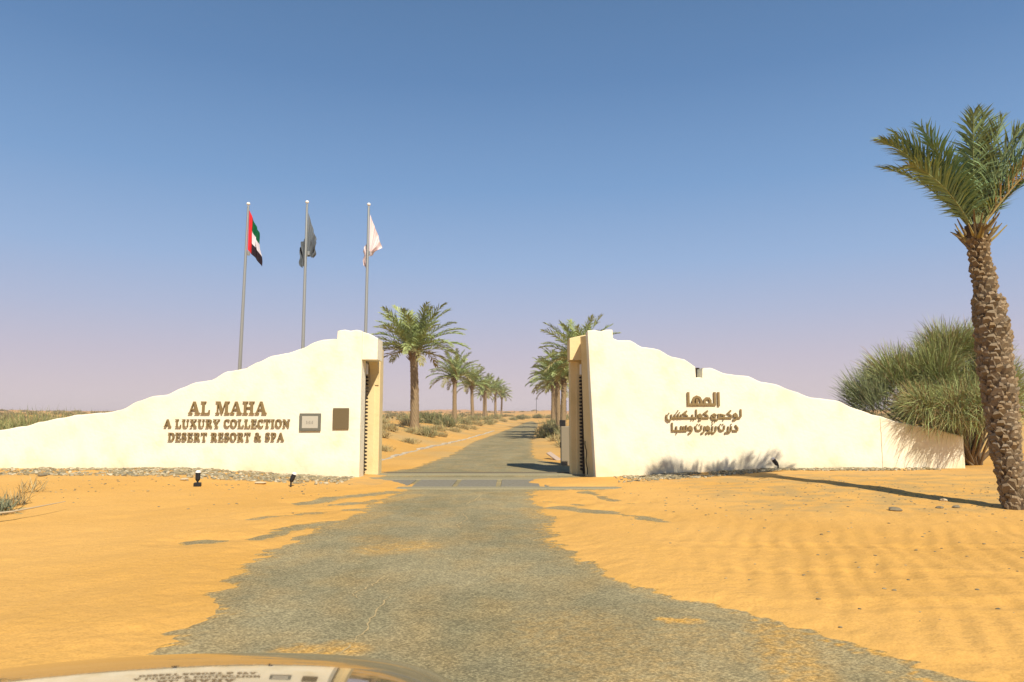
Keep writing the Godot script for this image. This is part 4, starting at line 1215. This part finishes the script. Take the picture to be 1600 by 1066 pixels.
func build_stones() -> void:
	var r := RandomNumberGenerator.new()
	r.seed = 8
	var sm := [stone_mesh(r), stone_mesh(r), stone_mesh(r)]
	var tones := [Color(0.26, 0.22, 0.13), Color(0.36, 0.30, 0.18), Color(0.20, 0.18, 0.12), Color(0.46, 0.40, 0.27), Color(0.30, 0.24, 0.13)]
	for side in 2:
		var list := []
		var cols := []
		var tries := 0
		while list.size() < (3800 if side == 0 else 2600) and tries < 40000:
			tries += 1
			var x := r.randf_range(-15.0, -4.0) if side == 0 else r.randf_range(2.5, 10.6)
			var d := pow(r.randf(), 1.7) * (1.9 if side == 0 else 1.5)
			var dens := 0.55 + 0.9 * noise_a.get_noise_2d(x * 0.8, d * 0.6)
			if side == 0: dens *= lerpf(0.35, 1.25, smoothstep(-13.0, -8.0, x))
			else:
				dens *= smoothstep(2.4, 3.6, x) * (1.0 - 0.75 * smoothstep(9.0, 10.4, x))
				if d > 0.6 + 0.8 * smoothstep(7.5, 4.0, x): continue
			if r.randf() > dens: continue
			var z := WALL_Z + 0.06 + d
			var s := r.randf_range(0.014, 0.042) * (1.35 if r.randf() < 0.12 else 1.0)
			list.append(Transform3D(Basis.from_euler(Vector3(r.randf_range(-0.4, 0.4), r.randf() * TAU, r.randf_range(-0.4, 0.4))).scaled(Vector3(s * r.randf_range(0.9, 1.5), s, s)), Vector3(x, ground_y(x, z) + s * 0.25, z)))
			cols.append(tones[r.randi() % 5] * r.randf_range(0.75, 1.25))
		stuff("gravel", "loose grey brown gravel along the foot of the " + ("left" if side == 0 else "right") + " gate wall", "gravel", sm[side], list, cols)
	# pebbles strewn over the open sand right of the road
	var list2 := []
	var cols2 := []
	for k in 1800:
		var x := r.randf_range(1.5, 10.5)
		var z := r.randf_range(-16.5, -5.0)
		if r.randf() > 0.18 + 0.9 * exp(-pow((z + 13.2) / 1.6, 2.0)) * smoothstep(2.0, 5.0, x): continue
		if sand_at(x, z) < 0.2: continue
		var s := r.randf_range(0.006, 0.019)
		list2.append(Transform3D(Basis(Vector3.UP, r.randf() * TAU).scaled(Vector3(s * 1.4, s * 0.8, s)), Vector3(x, ground_y(x, z) + s * 0.2, z)))
		cols2.append(tones[r.randi() % 3] * r.randf_range(0.6, 1.1))
	for k in 260:
		var x := r.randf_range(-10.5, -3.4)
		var z := r.randf_range(-16.4, -11.5)
		if r.randf() > smoothstep(-11.5, -16.0, z): continue
		var s := r.randf_range(0.008, 0.022)
		list2.append(Transform3D(Basis(Vector3.UP, r.randf() * TAU).scaled(Vector3(s * 1.4, s * 0.8, s)), Vector3(x, ground_y(x, z) + s * 0.2, z)))
		cols2.append(tones[r.randi() % 3] * r.randf_range(0.6, 1.1))
	stuff("pebbles", "tiny dark pebbles strewn over the open sand before the walls", "pebbles", sm[2], list2, cols2)
	# single stones
	var proto := thing("stone", "flat grey stone alone on the sand in front of the tall palm", "stone", Vector3.ZERO, 0.0, "single stones on the sand")
	part("stone_body", sm[0], mat(Color(0.20, 0.17, 0.11), 0.95), proto)
	var where := [[6.22, -11.65, 0.095, ""], [7.6, -12.6, 0.07, "pale stone left of the tall palm's foot"], [7.1, -11.9, 0.055, "small brown stone nearest the flat grey one"], [7.4, -11.95, 0.06, "brown stone between the pale stone and the palm"], [-7.3, -15.9, 0.10, "whitish flat stone at the gravel edge left of the first floodlight"], [-5.6, -15.9, 0.11, "whitish flat stone between the two left floodlights"], [-10.6, -16.1, 0.09, "brown stone on the sand below the low left wall"]]
	for k in where.size():
		var q: Array = where[k]
		var o := proto
		if k: o = copy_of(proto, "stone", q[3], "single stones on the sand")
		o.position = Vector3(q[0], ground_y(q[0], q[1]) + q[2] * 0.2, q[1])
		o.rotation.y = k * 1.3
		o.scale = Vector3(q[2] * 1.3, q[2] * (0.45 if k in [4, 5] else 0.85), q[2])
		if k in [1, 4, 5]: (o.get_child(0) as MeshInstance3D).material_override = mat(Color(0.55, 0.45, 0.28), 0.95)

func stuff(called: String, label: String, category: String, mesh: Mesh, list: Array, cols: Array) -> void:
	var mm := MultiMesh.new()
	mm.transform_format = MultiMesh.TRANSFORM_3D
	mm.use_colors = true
	mm.mesh = mesh
	mm.instance_count = list.size()
	for k in list.size():
		mm.set_instance_transform(k, list[k])
		mm.set_instance_color(k, cols[k])
	var mi := MultiMeshInstance3D.new()
	mi.multimesh = mm
	mi.material_override = M.stone
	mi.name = numbered(called)
	add_child(mi)
	tag(mi, label, category, "", "stuff")

# ------------------------------------------------------------------ far things
func build_far() -> void:
	var words := ["thin far pole on the horizon just right of the left pier", "thin far pole at the end of the road, left of the right palms", "short far pole beyond the right palms"]
	var at := [[-37.5, -200.0, 4.6], [7.6, -220.0, 5.2], [20.0, -260.0, 5.0]]
	var g := Geo.new()
	g.tube(PackedVector3Array([Vector3(0, -0.5, 0), Vector3(0, 1, 0)]), PackedFloat32Array([0.03, 0.02]), 6, Color.WHITE)
	for k in 3:
		var o := thing("utility_pole", words[k], "pole", Vector3(at[k][0], land(at[k][0], at[k][1]), at[k][1]), 0.0, "thin poles on the horizon")
		var p := part("pole", g.mesh(), M.dark, o)
		p.scale = Vector3(3.0, at[k][2], 3.0)
		part("cross_arm", block(Vector3(-0.55, at[k][2] * 0.86, -0.05), Vector3(0.55, at[k][2] * 0.86 + 0.1, 0.05), 0.0), M.dark, o)
	# low scrub scattered over the dunes towards the horizon
	var r := RandomNumberGenerator.new()
	r.seed = 3
	var m := scrub_mesh(r, 90, 0.9, 0.7, 0.05, Color(0.15, 0.14, 0.07), Color(0.24, 0.21, 0.11), 0.3)
	var list := []
	var cols := []
	for k in 1800:
		var z := -r.randf_range(60.0, 420.0)
		var x := r.randf_range(-0.75, 0.75) * -z
		if x > table(SAND_L, z) - 6.0 and x < table(SAND_R, z) + 6.0: continue
		if r.randf() > 0.5 + noise_c.get_noise_2d(x, z): continue
		var s := r.randf_range(0.6, 1.5)
		list.append(Transform3D(Basis(Vector3.UP, r.randf() * TAU).scaled(Vector3.ONE * s), Vector3(x, land(x, z), z)))
		cols.append(Color.WHITE)
	var mm := MultiMesh.new()
	mm.transform_format = MultiMesh.TRANSFORM_3D
	mm.mesh = m
	mm.instance_count = list.size()
	for k in list.size(): mm.set_instance_transform(k, list[k])
	var mi := MultiMeshInstance3D.new()
	mi.multimesh = mm
	mi.material_override = M.twig
	mi.name = "distant_scrub"
	add_child(mi)
	tag(mi, "sparse low scrub dotted over the far dunes", "scrub", "", "stuff")

# ------------------------------------------------------------------ the front of the car that the photograph was taken from
const HOOD_FRONT := 1.96
func hood_y(d: float) -> float:
	# height gained from the front edge back: slope falls from 16 to 4 degrees
	var y := 0.0
	var n := 12
	for k in n:
		var s := d * (k + 0.5) / n
		y += tan(deg_to_rad(maxf(15.2 - 12.5 * s, 4.0))) * d / n
	return y

func build_car() -> void:
	var o := thing("car", "bronze coloured car bonnet with mirror gloss at the bottom left", "car", Vector3(-0.66, 0.015, 0.0), deg_to_rad(6.0))
	var p := PackedVector3Array()
	var w := 61
	var h := 58
	for j in h:
		for i in w:
			var u := lerpf(-0.80, 0.80, i / (w - 1.0))
			var k := absf(u) / 0.8
			var plan := 0.09 * k * k + 0.16 * pow(k, 7.0)
			var d: float
			var drop := 0.0
			if j < 8:
				var a := (7 - j) / 7.0 * PI / 2 * 1.15
				d = -0.05 * sin(a)
				drop = 0.05 * (1.0 - cos(a)) + (0.05 if j == 0 else 0.0)
			else:
				d = (j - 7) / 50.0 * 1.3
			p.append(Vector3(u, 1.0 + hood_y(maxf(d, 0.0)) + minf(d, 0.0) * 0.281 - drop - 0.035 * k * k - 0.06 * pow(k, 8.0), -(HOOD_FRONT - d - plan)))
	part("hood", sheet(p, w, h, PackedColorArray(), true), M.paint, o)
	for s in [-1.0, 1.0]:
		# fender: a swept side panel with a wheel arch
		var f := PackedVector3Array()
		var fw := 40
		var fh := 10
		for j in fh:
			for i in fw:
				var z := lerpf(-1.72, -0.55, i / (fw - 1.0))
				var arch := 0.0
				var dz := z + 1.12
				if absf(dz) < 0.42: arch = sqrt(0.42 * 0.42 - dz * dz)
				var lo := maxf(0.35, 0.36 + arch)
				var hi := 0.90 + 0.16 * smoothstep(-1.7, -0.9, z)
				var t := j / (fh - 1.0)
				var x := 0.84 + 0.05 * sin(t * PI) - 0.10 * pow(t, 4.0) - 0.12 * smoothstep(-1.45, -1.75, z)
				f.append(Vector3(s * x, lerpf(lo, hi, t), z))
		part("fender", sheet(f, fw, fh, PackedColorArray(), s < 0), M.paint, o)
		var hl := Geo.new()
		hl.box(Vector3(minf(s * 0.44, s * 0.76), 0.72, -1.93), Vector3(maxf(s * 0.44, s * 0.76), 0.88, -1.68), Color.WHITE, 0.03)
		part("headlight", hl.mesh(), M.lamp_glass, o)
		var wh := part("wheel", block(Vector3(-0.05, -0.05, -0.05), Vector3(0.05, 0.05, 0.05)), M.dark, o, Vector3(s * 0.76, 0.37, -1.12))
		var ty := Geo.new()
		var n := 26
		for k in n:
			var a := TAU * k / n
			var b := TAU * (k + 1) / n
			for q in [[-0.11, 0.26, -0.11, 0.34], [-0.11, 0.34, -0.08, 0.37], [-0.08, 0.37, 0.08, 0.37], [0.08, 0.37, 0.11, 0.34], [0.11, 0.34, 0.11, 0.26]]:
				ty.out_quad(Vector3(q[0], cos(a) * q[1], sin(a) * q[1]), Vector3(q[0], cos(b) * q[1], sin(b) * q[1]), Vector3(q[2], cos(b) * q[3], sin(b) * q[3]), Vector3(q[2], cos(a) * q[3], sin(a) * q[3]), Vector3(0, cos(a) * 0.3, sin(a) * 0.3), Color.WHITE)
		part("tyre", ty.mesh(), M.tyre, wh)
		var rm := Geo.new()
		for k in 7:
			var a := TAU * k / 7
			rm.tube(PackedVector3Array([Vector3(s * 0.09, 0, 0), Vector3(s * 0.10, cos(a) * 0.25, sin(a) * 0.25)]), PackedFloat32Array([0.04, 0.03]), 5, Color.WHITE)
		part("rim", rm.mesh(), M.steel, wh)
	part("grille", block(Vector3(-0.42, 0.66, -1.90), Vector3(0.42, 0.89, -1.80), 0.02), M.dark, o)
	part("bumper", block(Vector3(-0.80, 0.36, -1.98), Vector3(0.80, 0.655, -1.60), 0.07), M.paint, o)
	part("cowl", block(Vector3(-0.74, 1.02, -0.64), Vector3(0.74, 1.13, -0.50), 0.02), M.dark, o)

# ------------------------------------------------------------------
func sky_texture() -> ImageTexture:
	# clear air: colour by height above the horizon, dusty near it
	var w := 64
	var h := 512
	var im := Image.create(w, h, false, Image.FORMAT_RGBF)
	var keys := [[-90.0, Color8(208, 192, 188)], [0.0, Color8(216, 203, 204)], [2.0, Color8(210, 198, 204)], [4.5, Color8(198, 192, 207)], [8.0, Color8(177, 187, 214)], [12.0, Color8(154, 180, 217)], [18.0, Color8(126, 162, 206)], [26.0, Color8(101, 138, 184)], [33.0, Color8(90, 125, 168)], [55.0, Color8(66, 102, 152)], [90.0, Color8(52, 84, 134)]]
	for y in h:
		var el := 90.0 - (y + 0.5) / h * 180.0
		var c := Color.BLACK
		for k in keys.size() - 1:
			if el >= keys[k][0] and el <= keys[k + 1][0]:
				var t: float = (el - keys[k][0]) / (keys[k + 1][0] - keys[k][0])
				c = (keys[k][1] as Color).srgb_to_linear().lerp((keys[k + 1][1] as Color).srgb_to_linear(), t)
		for x in w: im.set_pixel(x, y, c)
	return ImageTexture.create_from_image(im)

func _ready() -> void:
	var cam := Camera3D.new()
	cam.name = "camera"
	add_child(cam)
	cam.position = Vector3(0, 1.65, 0)
	cam.rotation.x = atan(114.0 / 1100.0)
	cam.fov = rad_to_deg(2.0 * atan(533.0 / 1100.0))
	cam.near = 0.05
	cam.far = 6000.0
	cam.current = true
	var env := Environment.new()
	env.background_mode = Environment.BG_SKY
	var sky := Sky.new()
	var pano := PanoramaSkyMaterial.new()
	pano.panorama = sky_texture()
	pano.energy_multiplier = 0.755
	sky.sky_material = pano
	env.sky = sky
	env.tonemap_mode = Environment.TONE_MAPPER_LINEAR
	env.tonemap_exposure = 1.33
	env.sdfgi_enabled = true
	env.ssao_enabled = true
	env.ssil_enabled = true
	env.fog_enabled = true
	env.fog_density = 0.0006
	env.fog_light_color = Color8(214, 203, 205)
	var we := WorldEnvironment.new()
	we.name = "environment"
	we.environment = env
	add_child(we)
	var sun := DirectionalLight3D.new()
	sun.name = "sun"
	add_child(sun)
	var az := deg_to_rad(24.0)
	var el := deg_to_rad(40.8)
	sun.look_at_from_position(Vector3.ZERO, Vector3(-sin(az) * cos(el), -sin(el), -cos(az) * cos(el)), Vector3.UP)
	sun.light_energy = 1.5
	sun.light_color = Color(1.0, 0.955, 0.88)
	sun.light_angular_distance = 0.5
	sun.shadow_enabled = true

	rng.seed = 4
	noise_a.seed = 2; noise_a.frequency = 1.0; noise_a.fractal_octaves = 3
	noise_b.seed = 9; noise_b.frequency = 1.0; noise_b.fractal_octaves = 3
	noise_c.seed = 5; noise_c.frequency = 0.05; noise_c.fractal_octaves = 4
	make_materials()
	build_ground()
	build_road()
	build_walls()
	build_threshold()
	build_letters()
	build_flags()
	build_near_palm()
	build_far_palms()
	build_broom()
	build_scrub()
	build_stones()
	build_far()
	build_car()
